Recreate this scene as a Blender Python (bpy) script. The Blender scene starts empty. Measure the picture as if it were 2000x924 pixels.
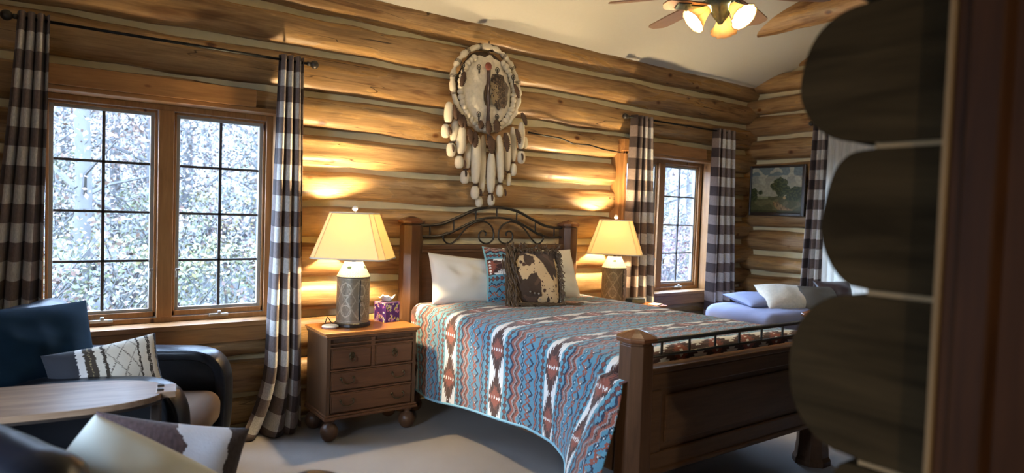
import bpy, math, random
import numpy as np
from math import sin, cos, pi, radians, hypot, atan2, sqrt
from mathutils import Vector, Matrix, noise
random.seed(7)
SC = bpy.context.scene
COL = SC.collection

# ------------------------------------------------------------------ camera, world, exposure
F_PX = 1276.9
YAW, PITCH, ROLL = [radians(a) for a in (35.971, -2.1457, 1.9493)]
EYE = Vector((0, 0, 1.40))
_f = Vector((sin(YAW)*cos(PITCH), cos(YAW)*cos(PITCH), sin(PITCH)))
_r = Vector((cos(YAW), -sin(YAW), 0)); _u = _r.cross(_f)
R_ = cos(ROLL)*_r + sin(ROLL)*_u
U_ = -sin(ROLL)*_r + cos(ROLL)*_u
cam = bpy.data.cameras.new('camera'); cam_o = bpy.data.objects.new('camera', cam); COL.objects.link(cam_o)
cam_o.matrix_world = Matrix(((R_.x, U_.x, -_f.x, EYE.x), (R_.y, U_.y, -_f.y, EYE.y), (R_.z, U_.z, -_f.z, EYE.z), (0, 0, 0, 1)))
cam.sensor_width = 36; cam.lens = 36*F_PX/2000; cam.clip_start = 0.02; cam.clip_end = 200
cam.dof.use_dof = True; cam.dof.focus_distance = 4.0; cam.dof.aperture_fstop = 2.0
SC.camera = cam_o
SC.view_settings.view_transform = 'Standard'; SC.view_settings.look = 'None'
SC.view_settings.gamma = 1; SC.view_settings.use_curve_mapping = False
SC.view_settings.exposure = 0.35

W_SKY = 38.0          # overcast daylight outside
E_TABLE = 2300.0      # table lamp bulbs (surface brightness)
E_HALL = 165.0        # hall ceiling lamp behind the camera, its beam enters by the doorway (W)
E_FAN = 480.0          # ceiling-fan bulbs (surface brightness)
hl = bpy.data.lights.new('hall_light', 'POINT'); hl.energy = E_HALL; hl.color = (1, .86, .66); hl.shadow_soft_size = .05
hlo = bpy.data.objects.new('hall_light', hl); COL.objects.link(hlo); hlo.location = (-1.65, -2.3, 2.15)
world = bpy.data.worlds.new('overcast_sky'); SC.world = world; world.use_nodes = True
wn = world.node_tree; wn.nodes.clear()
wo = wn.nodes.new('ShaderNodeOutputWorld'); wb = wn.nodes.new('ShaderNodeBackground')
wc = wn.nodes.new('ShaderNodeTexCoord'); wsx = wn.nodes.new('ShaderNodeSeparateXYZ'); wr = wn.nodes.new('ShaderNodeValToRGB')
wn.links.new(wc.outputs['Generated'], wsx.inputs[0]); wn.links.new(wsx.outputs['Z'], wr.inputs[0])
wr.color_ramp.elements[0].position = 0.0; wr.color_ramp.elements[0].color = (.60, .76, 1.0, 1)
wr.color_ramp.elements[1].position = 0.6; wr.color_ramp.elements[1].color = (.52, .72, 1.05, 1)
wn.links.new(wr.outputs[0], wb.inputs[0]); wb.inputs[1].default_value = W_SKY
wn.links.new(wb.outputs[0], wo.inputs[0])
def portal(loc, rot, sx, sz):
    l = bpy.data.lights.new('daylight_portal', 'AREA'); l.shape = 'RECTANGLE'; l.size = sx; l.size_y = sz
    o = bpy.data.objects.new('daylight_portal', l); COL.objects.link(o); o.location = loc; o.rotation_euler = rot
    l.cycles.is_portal = True
portal((.595, 4.40, 1.33), (radians(-90), 0, 0), 1.2, 1.25)
portal((4.81, 4.40, 1.33), (radians(-90), 0, 0), 1.2, 1.25)
portal((6.40, 2.78, 1.33), (radians(-90), 0, radians(-90)), 1.2, 1.25)

portal((-1.40, 1.85, 1.38), (radians(-90), 0, radians(90)), .7, 1.2)

# ------------------------------------------------------------------ helpers
def ray(px, py): return ((px-1000)/F_PX)*R_ - ((py-462)/F_PX)*U_ + _f
def at(px, py, y=None, x=None, z=None):
    """point of the real plane y=..., x=... or z=... seen at that place of the frame (layout aid)"""
    d = ray(px, py)
    if y is not None: t = y/d.y
    elif x is not None: t = x/d.x
    else: t = (z-1.4)/d.z
    return EYE + d*t

class MB:
    def __init__(s): s.v = []; s.f = []; s.c = []; s.uv = []; s.M = Matrix.Identity(4)
    def add(s, vs, fs, col=None, uvs=None):
        b = len(s.v)
        s.v += [tuple(s.M @ Vector(p)) for p in vs]
        for i, f in enumerate(fs):
            s.f.append([b+k for k in f])
            s.c.append(col[i] if isinstance(col, list) else col)
            s.uv.append(uvs[i] if uvs else None)
        return s
    def box(s, x0, x1, y0, y1, z0, z1, col=None):
        return s.add([(x0,y0,z0),(x1,y0,z0),(x1,y1,z0),(x0,y1,z0),(x0,y0,z1),(x1,y0,z1),(x1,y1,z1),(x0,y1,z1)],
                     [(0,3,2,1),(4,5,6,7),(0,1,5,4),(1,2,6,5),(2,3,7,6),(3,0,4,7)], col)
    def prism(s, poly, axis, a, b):
        """poly in the two other axes (x,z / y,z / x,y), extruded along axis"""
        def P(p, k):
            if axis == 'y': return (p[0], k, p[1])
            if axis == 'x': return (k, p[0], p[1])
            return (p[0], p[1], k)
        n = len(poly)
        vs = [P(p, a) for p in poly]+[P(p, b) for p in poly]
        fs = [tuple(range(n))[::-1], tuple(range(n, 2*n))]+[(i, (i+1) % n, n+(i+1) % n, n+i) for i in range(n)]
        return s.add(vs, fs)
    def lathe(s, prof, c=(0,0,0), n=24, col=None, sx=1, sy=1, wob=None):
        vs = []; fs = []
        for (r, z) in prof:
            for k in range(n):
                a = 2*pi*k/n; rr = r*(wob(a, z) if wob else 1)
                vs.append((c[0]+rr*cos(a)*sx, c[1]+rr*sin(a)*sy, c[2]+z))
        m = len(prof)
        for i in range(m-1):
            for k in range(n):
                fs.append((i*n+k, i*n+(k+1) % n, (i+1)*n+(k+1) % n, (i+1)*n+k))
        fs.append(tuple(range(n))[::-1]); fs.append(tuple((m-1)*n+k for k in range(n)))
        return s.add(vs, fs, col)
    def tube(s, pts, r, n=8, col=None, closed=False):
        pts = [Vector(p) for p in pts]; m = len(pts)
        rs = r if isinstance(r, (list, tuple)) else [r]*m
        vs = []; fs = []; up = None
        for i, p in enumerate(pts):
            if closed: t = pts[(i+1) % m]-pts[i-1]
            else: t = pts[min(i+1, m-1)]-pts[max(i-1, 0)]
            if t.length < 1e-9: t = Vector((0,0,1))
            t.normalize()
            if up is None:
                up = Vector((0,0,1)) if abs(t.z) < .9 else Vector((1,0,0))
            a = t.cross(up)
            if a.length < 1e-6: a = t.cross(Vector((0,1,0)))
            a.normalize(); up = a.cross(t); up.normalize()
            for k in range(n):
                w = 2*pi*k/n
                vs.append(tuple(p+rs[i]*(cos(w)*a+sin(w)*up)))
        L = m if closed else m-1
        for i in range(L):
            j = (i+1) % m
            for k in range(n):
                fs.append((i*n+k, j*n+k, j*n+(k+1) % n, i*n+(k+1) % n))
        if not closed:
            fs.append(tuple(range(n))); fs.append(tuple((m-1)*n+k for k in range(n))[::-1])
        return s.add(vs, fs, col)
    def ball(s, c, rx, ry=None, rz=None, n=12, m=8, col=None):
        ry = ry or rx; rz = rz or rx
        prof = [(max(sin(pi*i/m), 1e-4), -cos(pi*i/m)) for i in range(m+1)]
        vs = []; fs = []
        for (r, z) in prof:
            for k in range(n):
                a = 2*pi*k/n; vs.append((c[0]+rx*r*cos(a), c[1]+ry*r*sin(a), c[2]+rz*z))
        for i in range(m):
            for k in range(n):
                fs.append((i*n+k, i*n+(k+1) % n, (i+1)*n+(k+1) % n, (i+1)*n+k))
        return s.add(vs, fs, col)
    def grid(s, fn, nu, nv, colfn=None, uv=False, flip=False):
        """fn(u,v)->point, u,v in 0..1"""
        vs = [fn(i/nu, j/nv) for j in range(nv+1) for i in range(nu+1)]
        fs = []; cs = []; us = []
        for j in range(nv):
            for i in range(nu):
                a = j*(nu+1)+i
                q = (a, a+1, a+nu+2, a+nu+1)
                fs.append(q[::-1] if flip else q)
                cs.append(colfn((i+.5)/nu, (j+.5)/nv) if colfn else None)
                if uv:
                    w = ((i/nu, j/nv), ((i+1)/nu, j/nv), ((i+1)/nu, (j+1)/nv), (i/nu, (j+1)/nv))
                    us.append(w[::-1] if flip else w)
        return s.add(vs, fs, cs, us if uv else None)
    def build(s, name, mat, parent=None, smooth=False, bevel=0, solid=0, subsurf=0, origin=None, local=False):
        me = bpy.data.meshes.new(name)
        vs = s.v
        if origin is not None: vs = [(p[0]-origin[0], p[1]-origin[1], p[2]-origin[2]) for p in vs]
        me.from_pydata(vs, [], s.f); me.update()
        if any(c is not None for c in s.c):
            ca = me.color_attributes.new('Col', 'FLOAT_COLOR', 'CORNER')
            arr = np.ones((len(me.loops), 4), np.float32)
            cnt = np.array([len(f) for f in s.f])
            cc = np.array([(c if c is not None else (1,1,1))[:3] for c in s.c], np.float32)
            arr[:, :3] = np.repeat(cc, cnt, axis=0)
            ca.data.foreach_set('color', arr.ravel())
        if any(u is not None for u in s.uv):
            ul = me.uv_layers.new(name='UVMap')
            flat = []
            for f, u in zip(s.f, s.uv):
                for k in range(len(f)): flat += list(u[k] if u else (0, 0))
            ul.data.foreach_set('uv', flat)
        if mat: me.materials.append(mat)
        if smooth: me.polygons.foreach_set('use_smooth', [True]*len(me.polygons))
        o = bpy.data.objects.new(name, me); COL.objects.link(o)
        if origin is not None: o.location = origin
        if parent:
            o.parent = parent
            if not local: o.matrix_parent_inverse = wmat(parent).inverted()
        if solid:
            m = o.modifiers.new('solid', 'SOLIDIFY'); m.thickness = solid; m.offset = 0
        if bevel:
            m = o.modifiers.new('bevel', 'BEVEL'); m.width = bevel; m.segments = 2; m.limit_method = 'ANGLE'; m.angle_limit = radians(35)
        if subsurf:
            m = o.modifiers.new('sub', 'SUBSURF'); m.levels = subsurf; m.render_levels = subsurf
        return o
def wmat(o):
    return (wmat(o.parent) @ o.matrix_parent_inverse if o.parent else Matrix.Identity(4)) @ o.matrix_basis
def tag(o, label=None, cat=None, group=None, kind=None):
    if label: o['label'] = label
    if cat: o['category'] = cat
    if group: o['group'] = group
    if kind: o['kind'] = kind
    return o
def empty(name, loc=(0,0,0), label=None, cat=None, group=None, kind=None):
    o = bpy.data.objects.new(name, None); COL.objects.link(o); o.location = loc; o.empty_display_size = .1
    return tag(o, label, cat, group, kind)
def copy_tree(o, parent=None):
    c = o.copy(); COL.objects.link(c); c.parent = parent
    for ch in list(o.children): copy_tree(ch, c)
    return c

# ------------------------------------------------------------------ materials
MATS = {}
class N:
    def __init__(s, name):
        s.m = bpy.data.materials.new(name); s.m.use_nodes = True; s.t = s.m.node_tree
        s.b = s.t.nodes['Principled BSDF']; s.out = s.t.nodes['Material Output']; MATS[name] = s.m
    def n(s, typ, **kw):
        q = s.t.nodes.new(typ)
        for k, v in kw.items():
            if k.startswith('_'): setattr(q, k[1:], v)
            else:
                key = k.replace('__', ' ')
                q.inputs[int(key[1:]) if key[0] == 'i' and key[1:].isdigit() else key].default_value = v
        return q
    def l(s, a, b): s.t.links.new(a, b)
    def coords(s, scale=(1,1,1), kind='Object'):
        tc = s.n('ShaderNodeTexCoord'); mp = s.n('ShaderNodeMapping'); mp.inputs['Scale'].default_value = scale
        s.l(tc.outputs[kind], mp.inputs[0]); return mp.outputs[0]
    def noise(s, co, scale, detail=4, rough=.6, dist=0):
        q = s.n('ShaderNodeTexNoise'); q.inputs['Scale'].default_value = scale; q.inputs['Detail'].default_value = detail
        q.inputs['Roughness'].default_value = rough; q.inputs['Distortion'].default_value = dist
        s.l(co, q.inputs['Vector']); return q.outputs['Fac']
    def ramp(s, fac, stops):
        q = s.n('ShaderNodeValToRGB'); el = q.color_ramp.elements
        while len(el) < len(stops): el.new(.5)
        for e, (p, c) in zip(el, stops): e.position = p; e.color = (*c, 1) if len(c) == 3 else c
        s.l(fac, q.inputs[0]); return q.outputs[0]
    def mix(s, fac, a, b, mode='MIX'):
        q = s.n('ShaderNodeMix'); q.data_type = 'RGBA'; q.blend_type = mode
        for sock, v in ((q.inputs[0], fac), (q.inputs[6], a), (q.inputs[7], b)):
            if hasattr(v, 'is_linked'): s.l(v, sock)
            elif isinstance(v, (int, float)): sock.default_value = v
            else: sock.default_value = (*v, 1)
        return q.outputs[2]
    def math(s, op, a, b=0.0):
        q = s.n('ShaderNodeMath'); q.operation = op
        for i, v in enumerate((a, b)):
            if hasattr(v, 'is_linked'): s.l(v, q.inputs[i])
            else: q.inputs[i].default_value = v
        return q.outputs[0]
    def bump(s, h, strength=.3, dist=.01):
        q = s.n('ShaderNodeBump'); q.inputs['Strength'].default_value = strength; q.inputs['Distance'].default_value = dist
        s.l(h, q.inputs['Height']); s.l(q.outputs[0], s.b.inputs['Normal']); return q
    def base(s, c):
        if hasattr(c, 'is_linked'): s.l(c, s.b.inputs['Base Color'])
        else: s.b.inputs['Base Color'].default_value = (*c, 1)
    def set(s, rough=.5, metal=0, **kw):
        s.b.inputs['Roughness'].default_value = rough; s.b.inputs['Metallic'].default_value = metal
        for k, v in kw.items(): s.b.inputs[k.replace('_', ' ')].default_value = v
        return s.m

def plain(name, c, rough=.5, metal=0, nscale=0, namt=.15, bump=0, **kw):
    m = N(name)
    if nscale:
        co = m.coords(); f = m.noise(co, nscale)
        m.base(m.mix(f, tuple(x*(1-namt) for x in c), tuple(min(1, x*(1+namt)) for x in c)))
        if bump: m.bump(f, bump, .005)
    else: m.base(c)
    return m.set(rough, metal, **kw)

def log_wood(name, ax):
    m = N(name)
    def sc(a, o): return {'x': (a, o, o), 'y': (o, a, o)}[ax]
    oi = m.n('ShaderNodeObjectInfo')
    tc = m.n('ShaderNodeTexCoord')
    va = m.n('ShaderNodeVectorMath'); va.operation = 'ADD'
    vs = m.n('ShaderNodeVectorMath'); vs.operation = 'SCALE'; vs.inputs[0].default_value = (7, 3, 5); m.l(oi.outputs['Random'], vs.inputs['Scale'])
    m.l(tc.outputs['Object'], va.inputs[0]); m.l(vs.outputs[0], va.inputs[1])
    def co(scale):
        mp = m.n('ShaderNodeMapping'); mp.inputs['Scale'].default_value = scale; m.l(va.outputs[0], mp.inputs[0]); return mp.outputs[0]
    grain = m.noise(co(sc(1.6, 26)), 2.2, 6, .62, .5)
    patch = m.noise(co(sc(.9, 7)), 1.3, 3, .55, .8)
    hue = m.noise(co(sc(.35, 1.4)), 1.0, 2, .5)
    c1 = m.ramp(grain, [(.22, (.19, .122, .060)), (.42, (.31, .210, .110)), (.58, (.39, .270, .145)), (.85, (.47, .34, .19))])
    c2 = m.ramp(patch, [(.34, (.46, .35, .26)), (.45, (.90, .84, .76)), (.585, (1, .96, .88)), (.60, (1.30, 1.24, 1.08))])
    c = m.mix(1.0, c1, c2, 'MULTIPLY')
    c3 = m.ramp(hue, [(.3, (.80, .68, .56)), (.7, (1.14, 1.06, .96))])
    c = m.mix(1.0, c, c3, 'MULTIPLY')
    # checks (long drying cracks)
    ck = m.noise(co(sc(.45, 9)), 1.5, 1, .5, .3)
    line = m.ramp(ck, [(.4985, (1,1,1)), (.500, (.10,.07,.05)), (.5035, (.10,.07,.05)), (.505, (1,1,1))])
    gate = m.ramp(m.noise(co(sc(.5, 2)), 1.1, 1), [(.50, (0,0,0)), (.55, (1,1,1))])
    c = m.mix(gate, c, m.mix(1.0, c, line, 'MULTIPLY'))
    # knots
    vo = m.n('ShaderNodeTexVoronoi'); vo.inputs['Scale'].default_value = 3.1; m.l(co(sc(1.0, 1.6)), vo.inputs['Vector'])
    k = m.ramp(vo.outputs['Distance'], [(.045, (.20,.10,.05)), (.075, (.55,.36,.22)), (.12, (1,1,1))])
    c = m.mix(1.0, c, k, 'MULTIPLY')
    m.base(c)
    rr = m.ramp(patch, [(.45, (.5,.5,.5)), (.62, (.25,.25,.25))]); m.l(rr, m.b.inputs['Roughness'])
    h = m.mix(.5, grain, patch)
    m.bump(h, .45, .012)
    m.b.inputs['Specular IOR Level'].default_value = .45
    return m.m
def smooth_wood(name, dark, light, ax='x', rough=.35, k=1.0, spec=.5, knots=False, coat=0):
    m = N(name)
    s = {'x': (1.2*k, 14*k, 14*k), 'y': (14*k, 1.2*k, 14*k), 'z': (14*k, 14*k, 1.2*k)}[ax]
    co = m.coords(s)
    g = m.noise(co, 2.5, 6, .65, .7)
    c = m.ramp(g, [(.25, dark), (.75, light)])
    if knots:
        vo = m.n('ShaderNodeTexVoronoi'); vo.inputs['Scale'].default_value = 4
        s2 = {'x': (1, 2.2, 2.2), 'y': (2.2, 1, 2.2), 'z': (2.2, 2.2, 1)}[ax]
        m.l(m.coords(s2), vo.inputs['Vector'])
        kk = m.ramp(vo.outputs['Distance'], [(.05, (.15,.08,.04)), (.09, (.6,.5,.4)), (.12, (1,1,1))])
        c = m.mix(1.0, c, kk, 'MULTIPLY')
    m.base(c); m.bump(g, .08, .004)
    m.set(rough); m.b.inputs['Specular IOR Level'].default_value = spec
    if coat: m.b.inputs['Coat Weight'].default_value = coat; m.b.inputs['Coat Roughness'].default_value = .12
    return m.m
def attr_mat(name, rough=.8, bump_scale=0, bump=.3, sheen=0, wrinkle=0, spec=.3, metal=0):
    m = N(name); a = m.n('ShaderNodeAttribute'); a.attribute_name = 'Col'
    m.l(a.outputs['Color'], m.b.inputs['Base Color'])
    if bump_scale:
        m.bump(m.noise(m.coords(), bump_scale, 3), bump, .004)
    m.set(rough, metal); m.b.inputs['Sheen Weight'].default_value = sheen
    m.b.inputs['Specular IOR Level'].default_value = spec
    return m.m

log_wood('log_x', 'x'); log_wood('log_y', 'y')
smooth_wood('trim_x', (.22,.095,.028), (.40,.19,.062), 'x', .42, knots=True)
smooth_wood('trim_z', (.24,.105,.032), (.43,.21,.070), 'z', .42, knots=True)
smooth_wood('trim_y', (.24,.105,.032), (.43,.21,.070), 'y', .42, knots=True)
smooth_wood('cherry_x', (.080,.040,.020), (.150,.076,.038), 'x', .38, spec=.35)
smooth_wood('cherry_z', (.065,.031,.015), (.130,.062,.031), 'z', .36, spec=.35)
smooth_wood('cherry_cap', (.11,.045,.020), (.20,.080,.035), 'x', .25)
smooth_wood('bead_wood', (.09,.055,.025), (.16,.10,.045), 'z', .6, spec=.1)
smooth_wood('stand_x', (.075,.030,.012), (.150,.062,.025), 'x', .36, spec=.35)
smooth_wood('stand_z', (.060,.028,.012), (.120,.055,.024), 'z', .38, spec=.3)
smooth_wood('stand_top', (.33,.115,.028), (.46,.18,.05), 'x', .22)
smooth_wood('oak_top', (.16,.085,.045), (.42,.27,.16), 'x', .33, k=.8)
plain('dark_oak', (.028,.018,.012), .4, nscale=30)
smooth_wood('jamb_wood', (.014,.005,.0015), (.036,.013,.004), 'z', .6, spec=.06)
smooth_wood('shaded_hall_log', (.006,.004,.002), (.034,.022,.010), 'y', .95, k=.6, spec=.03)  # near-black log colour stands in for the shade at the doorway
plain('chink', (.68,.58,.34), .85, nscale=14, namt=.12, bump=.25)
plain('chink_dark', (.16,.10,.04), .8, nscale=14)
plain('ceiling_paint', (.56,.54,.48), .9, nscale=40, namt=.03, bump=.05)
plain('hall_paint', (.30,.26,.20), .9)
plain('iron', (.060,.052,.042), .36, .6)
plain('black_iron', (.008,.008,.009), .4, .6)
plain('brass_dark', (.10,.070,.035), .35, .9)
plain('grey_vinyl', (.33,.31,.27), .5)
plain('bronze_muntin', (.075,.062,.055), .5)
plain('handle_steel', (.45,.42,.38), .3, .8)
plain('white_plastic', (.8,.78,.72), .4)
plain('leather', (.007,.008,.012), .32, nscale=60, namt=.3, bump=.08, Specular_IOR_Level=.32)
plain('velvet_navy', (.006,.017,.030), .95, nscale=6, namt=.35, Specular_IOR_Level=.08)
plain('pillow_white', (.72,.69,.62), .85, nscale=5, namt=.04)
plain('pillow_cream', (.80,.80,.68), .9, nscale=7, namt=.06, bump=.15)
plain('lavender_sheet', (.24,.26,.38), .85, nscale=4, namt=.06)
plain('taupe_cloth', (.10,.085,.065), .8, nscale=10)
plain('satin_dark', (.055,.035,.035), .28, nscale=9, namt=.5)
plain('fur_white', (.70,.62,.48), .95, nscale=45, namt=.22, bump=.7, Sheen_Weight=.3)
plain('yarn_cream', (.66,.58,.44), .9, nscale=30, namt=.12, bump=.4)
plain('feather_brown', (.075,.038,.020), .8, nscale=40, namt=.5)
plain('hide_dark', (.060,.036,.018), .8, nscale=30, namt=.7, bump=.8)
plain('red_leather', (.20,.05,.03), .6)
plain('cord_brown', (.05,.025,.015), .8)
plain('fringe', (.11,.070,.038), .6, nscale=60, namt=.6)
plain('tissue', (.85,.84,.78), .9, Subsurface_Weight=0)
plain('tin', (.115,.10,.075), .42, .75, nscale=9, namt=.35, bump=.2)
plain('black_base', (.012,.011,.010), .3)
plain('slate_box', (.03,.04,.05), .4)
plain('green_bronze', (.12,.16,.12), .5, .6, nscale=25, namt=.6, bump=.6)
plain('fan_blade', (.30,.18,.11), .4, nscale=14, namt=.25)
plain('daybed_cover', (.24,.25,.36), .85, nscale=5, namt=.06)
plain('bark', (.060,.058,.058), .9, nscale=12, namt=.4, bump=.6)  # bark tones lifted, outdoor haze painted into them
plain('bark_pale', (.085,.09,.085), .9, nscale=9, namt=.4, bump=.5)
attr_mat('quilt', .85, 160, .55, .25)
attr_mat('hide_print', .75, 90, .5, .2)
attr_mat('print_cloth', .8, 110, .3, .15)
attr_mat('oil_paint', .45, 60, .3)
attr_mat('printed_card', .4)
attr_mat('punched_tin', .45, 30, .15, metal=.25)
attr_mat('leaf', .7)
# carpet
m = N('carpet'); co = m.coords()
a = m.noise(co, 420, 2, .7); b = m.noise(co, 2.6, 4, .6)
c = m.mix(b, (.30,.265,.235), (.42,.375,.335)); c = m.mix(m.math('MULTIPLY', a, .55), c, (.20,.175,.155)); m.base(c)
m.bump(a, .9, .012); m.set(.95, Sheen_Weight=.2)
# forest floor, greyed so the colour carries the outdoor haze
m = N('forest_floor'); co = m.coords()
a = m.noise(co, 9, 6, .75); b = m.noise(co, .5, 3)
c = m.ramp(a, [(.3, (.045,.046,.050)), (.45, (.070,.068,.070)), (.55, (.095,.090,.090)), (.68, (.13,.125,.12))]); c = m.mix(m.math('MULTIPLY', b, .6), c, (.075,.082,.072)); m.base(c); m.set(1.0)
# curtain check
def check_mat(name):
    m = N(name); uv = m.n('ShaderNodeUVMap'); sx = m.n('ShaderNodeSeparateXYZ'); m.l(uv.outputs[0], sx.inputs[0])
    def stripe(o): return m.math('LESS_THAN', m.math('FRACT', o), .5)
    a = stripe(sx.outputs[0]); b = stripe(sx.outputs[1]); s = m.math('ADD', a, b)
    s = m.math('MULTIPLY', s, .5)
    q = m.n('ShaderNodeValToRGB'); q.color_ramp.interpolation = 'CONSTANT'; e = q.color_ramp.elements
    e[0].position = 0; e[0].color = (.66,.62,.56,1); e[1].position = .25; e[1].color = (.21,.155,.135,1)
    n = e.new(.75); n.color = (.045,.027,.024,1); m.l(s, q.inputs[0])
    wv = m.noise(m.coords((300, 300, 60)), 1, 2)
    c = m.mix(1.0, q.outputs[0], m.ramp(wv, [(.3, (.72,.72,.72)), (.7, (1.12,1.12,1.12))]), 'MULTIPLY')
    m.base(c); m.set(.9, Sheen_Weight=.15)
    tr = m.n('ShaderNodeBsdfTranslucent'); m.l(c, tr.inputs[0]); mx = m.n('ShaderNodeMixShader'); mx.inputs[0].default_value = .12
    m.l(m.b.outputs[0], mx.inputs[1]); m.l(tr.outputs[0], mx.inputs[2]); m.l(mx.outputs[0], m.out.inputs[0])
check_mat('buffalo_check')
m = N('sheer'); co = m.coords((14, 14, 2)); f = m.noise(co, 8, 3); col = m.mix(f, (.55,.52,.46), (.85,.84,.80)); m.base(col); m.set(.9)
tr = m.n('ShaderNodeBsdfTranslucent'); m.l(col, tr.inputs[0]); mx = m.n('ShaderNodeMixShader'); mx.inputs[0].default_value = .5
m.l(m.b.outputs[0], mx.inputs[1]); m.l(tr.outputs[0], mx.inputs[2]); m.l(mx.outputs[0], m.out.inputs[0])
m = N('lamp_shade'); m.base((.86,.78,.60)); m.set(.9); tr = m.n('ShaderNodeBsdfTranslucent'); tr.inputs[0].default_value = (.92,.80,.52,1)
mx = m.n('ShaderNodeMixShader'); mx.inputs[0].default_value = .62; m.l(m.b.outputs[0], mx.inputs[1]); m.l(tr.outputs[0], mx.inputs[2]); m.l(mx.outputs[0], m.out.inputs[0])
m = N('frosted_glass'); m.base((.85,.66,.42)); m.set(.35); tr = m.n('ShaderNodeBsdfTranslucent'); tr.inputs[0].default_value = (.9,.68,.40,1)
mx = m.n('ShaderNodeMixShader'); mx.inputs[0].default_value = .4; m.l(m.b.outputs[0], mx.inputs[1]); m.l(tr.outputs[0], mx.inputs[2]); m.l(mx.outputs[0], m.out.inputs[0])
m = N('window_glass'); t = m.n('ShaderNodeBsdfTransparent'); t.inputs[0].default_value = (.96,.98,1,1); g = m.n('ShaderNodeBsdfGlossy'); g.inputs['Roughness'].default_value = .02
mx = m.n('ShaderNodeMixShader'); mx.inputs[0].default_value = .03; m.l(t.outputs[0], mx.inputs[1]); m.l(g.outputs[0], mx.inputs[2]); m.l(mx.outputs[0], m.out.inputs[0])
def glow(name, c, s):
    m = N(name); e = m.n('ShaderNodeEmission'); e.inputs[0].default_value = (*c, 1); e.inputs[1].default_value = s; m.l(e.outputs[0], m.out.inputs[0])
glow('bulb_warm', (1, .75, .42), E_TABLE); glow('bulb_fan', (1, .80, .50), E_FAN)
m = N('corduroy'); sx = m.n('ShaderNodeSeparateXYZ'); m.l(m.coords(), sx.inputs[0])
w = m.math('SINE', m.math('MULTIPLY', sx.outputs[1], 900)); c = m.mix(m.math('MULTIPLY_ADD', w, .5), (.10,.050,.020), (.19,.10,.040)); m.base(c); m.bump(w, .6, .003); m.set(.85, Sheen_Weight=.2)
M = MATS

# ------------------------------------------------------------------ room shell
CH_Y, CH_X = 4.23, 6.20
mb = MB(); mb.box(-2.6, 6.6, -3.3, 4.4, -.06, 0); tag(mb.build('floor', M['carpet']), kind='structure')
W1 = (-.02, 1.20); W2 = (4.205, 5.425); WZ = (.64, 1.99)
W3 = (2.16, 3.38)
# back wall: chinking slab + logs
root = empty('wall_back', (0, 0, 0), kind='structure')
mb = MB()
mb.box(-1.6, 6.6, CH_Y, 4.34, 0, WZ[0]); mb.box(-1.6, 6.6, CH_Y, 4.34, WZ[1], 2.86)
for a, b in ((-1.6, W1[0]), (W1[1], W2[0]), (W2[1], 6.6)): mb.box(a, b, CH_Y, 4.34, WZ[0], WZ[1])
mb.build('chinking', M['chink'], root)
CZ = [0.0, .20, .44, .69, .915, 1.165, 1.41, 1.64, 1.875, 2.12, 2.38, 2.62, 2.88]
def nz(a, b, c): return noise.noise(Vector((a, b, c)))
def log_mesh(a0, a1, z0, z1, seed, axis, face, sign, depth=.10, clip=None, taper0=False, taper1=False, gap=.041, zmax=None):
    """a log lying along an axis: a0..a1 its span, z0..z1 chink centre lines, face = chinking plane, sign = side it bulges to"""
    L = a1-a0; nu = max(6, int(L/.055)); nv = 16
    zc0 = (z0+z1)/2; hh = (z1-z0)/2
    def fn(u, v):
        s = a0+L*u
        up = hh-gap*.5*(1+.9*nz(s*1.1, seed, 2.2)+.5*nz(s*4, seed, 5))
        lo = hh-gap*.5*(1+.9*nz(s*1.1, seed, 7.9)+.5*nz(s*4, seed, 9))
        zc = zc0+.012*nz(s*.8, seed, 4.4)
        d = depth*(1+.16*nz(s*.9, seed, 1)+.05*nz(s*5, seed, 3))
        e = 1
        if taper0: e = min(e, sqrt(max(0, 1-(1-min(1, (s-a0)/.07))**2)))
        if taper1: e = min(e, sqrt(max(0, 1-(1-min(1, (a1-s)/.07))**2)))
        th = pi*(v*1.16-.08)                      # a little more than the half round
        h = up if th > pi/2 else lo
        c_, s_ = -cos(th), sin(th)
        zz = zc+h*(abs(c_)**.85)*(1 if c_ > 0 else -1)*(.55+.45*e)
        out = d*(abs(s_)**.75)*(1 if s_ > 0 else -1)*e
        flat = nz(s*1.7, seed*3.1, th*.9)
        if flat > .25: out -= (flat-.25)*.045      # drawknife flats
        out += .004*nz(s*9, th*3, seed)
        for (c0, c1, zl, zh) in (clip or []):
            if c0 <= s <= c1: zz = min(max(zz, zl), zh)
        if zmax: zz = min(zz, zmax)
        f = face+sign*out
        return (s, f, zz) if axis == 'x' else (f, s, zz)
    flip = (axis == 'x') != (sign < 0)
    return MB().grid(fn, nu, nv, flip=flip)
for i in range(len(CZ)-1):
    z0, z1 = CZ[i], CZ[i+1]
    if z1 <= 1.9 and z0 >= .6:
        spans = [(-1.6, W1[0]+.01, False, False), (W1[1]+.04, W2[0]-.0, False, True), (W2[1]+.01, CH_X+.02, False, False)]
        if i % 2: spans[1] = (W1[1]+.03, W2[0]-.035, False, True)
        clip = None
    else:
        spans = [(-1.6, CH_X+.02, False, False)]
        if z0 > 1.8 and z0 < 2.0: clip = [(W1[0]-.05, W1[1]+.05, 1.975, 9), (W2[0]-.04, W2[1]+.04, 1.975, 9)]
        elif z1 > .6 and z1 < .75: clip = [(W1[0]-.05, W1[1]+.05, 0, .64), (W2[0]-.05, W2[1]+.05, 0, .64)]
        else: clip = None
    for a, b, t0, t1 in spans:
        mb = log_mesh(a, b, z0, z1, i*1.7+a*.3, 'x', CH_Y, -1, depth=.082+.008*((i*5) % 3-1), clip=clip, taper0=t0, taper1=t1)
        mb.build('log', M['log_x'], root, smooth=True)
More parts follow.
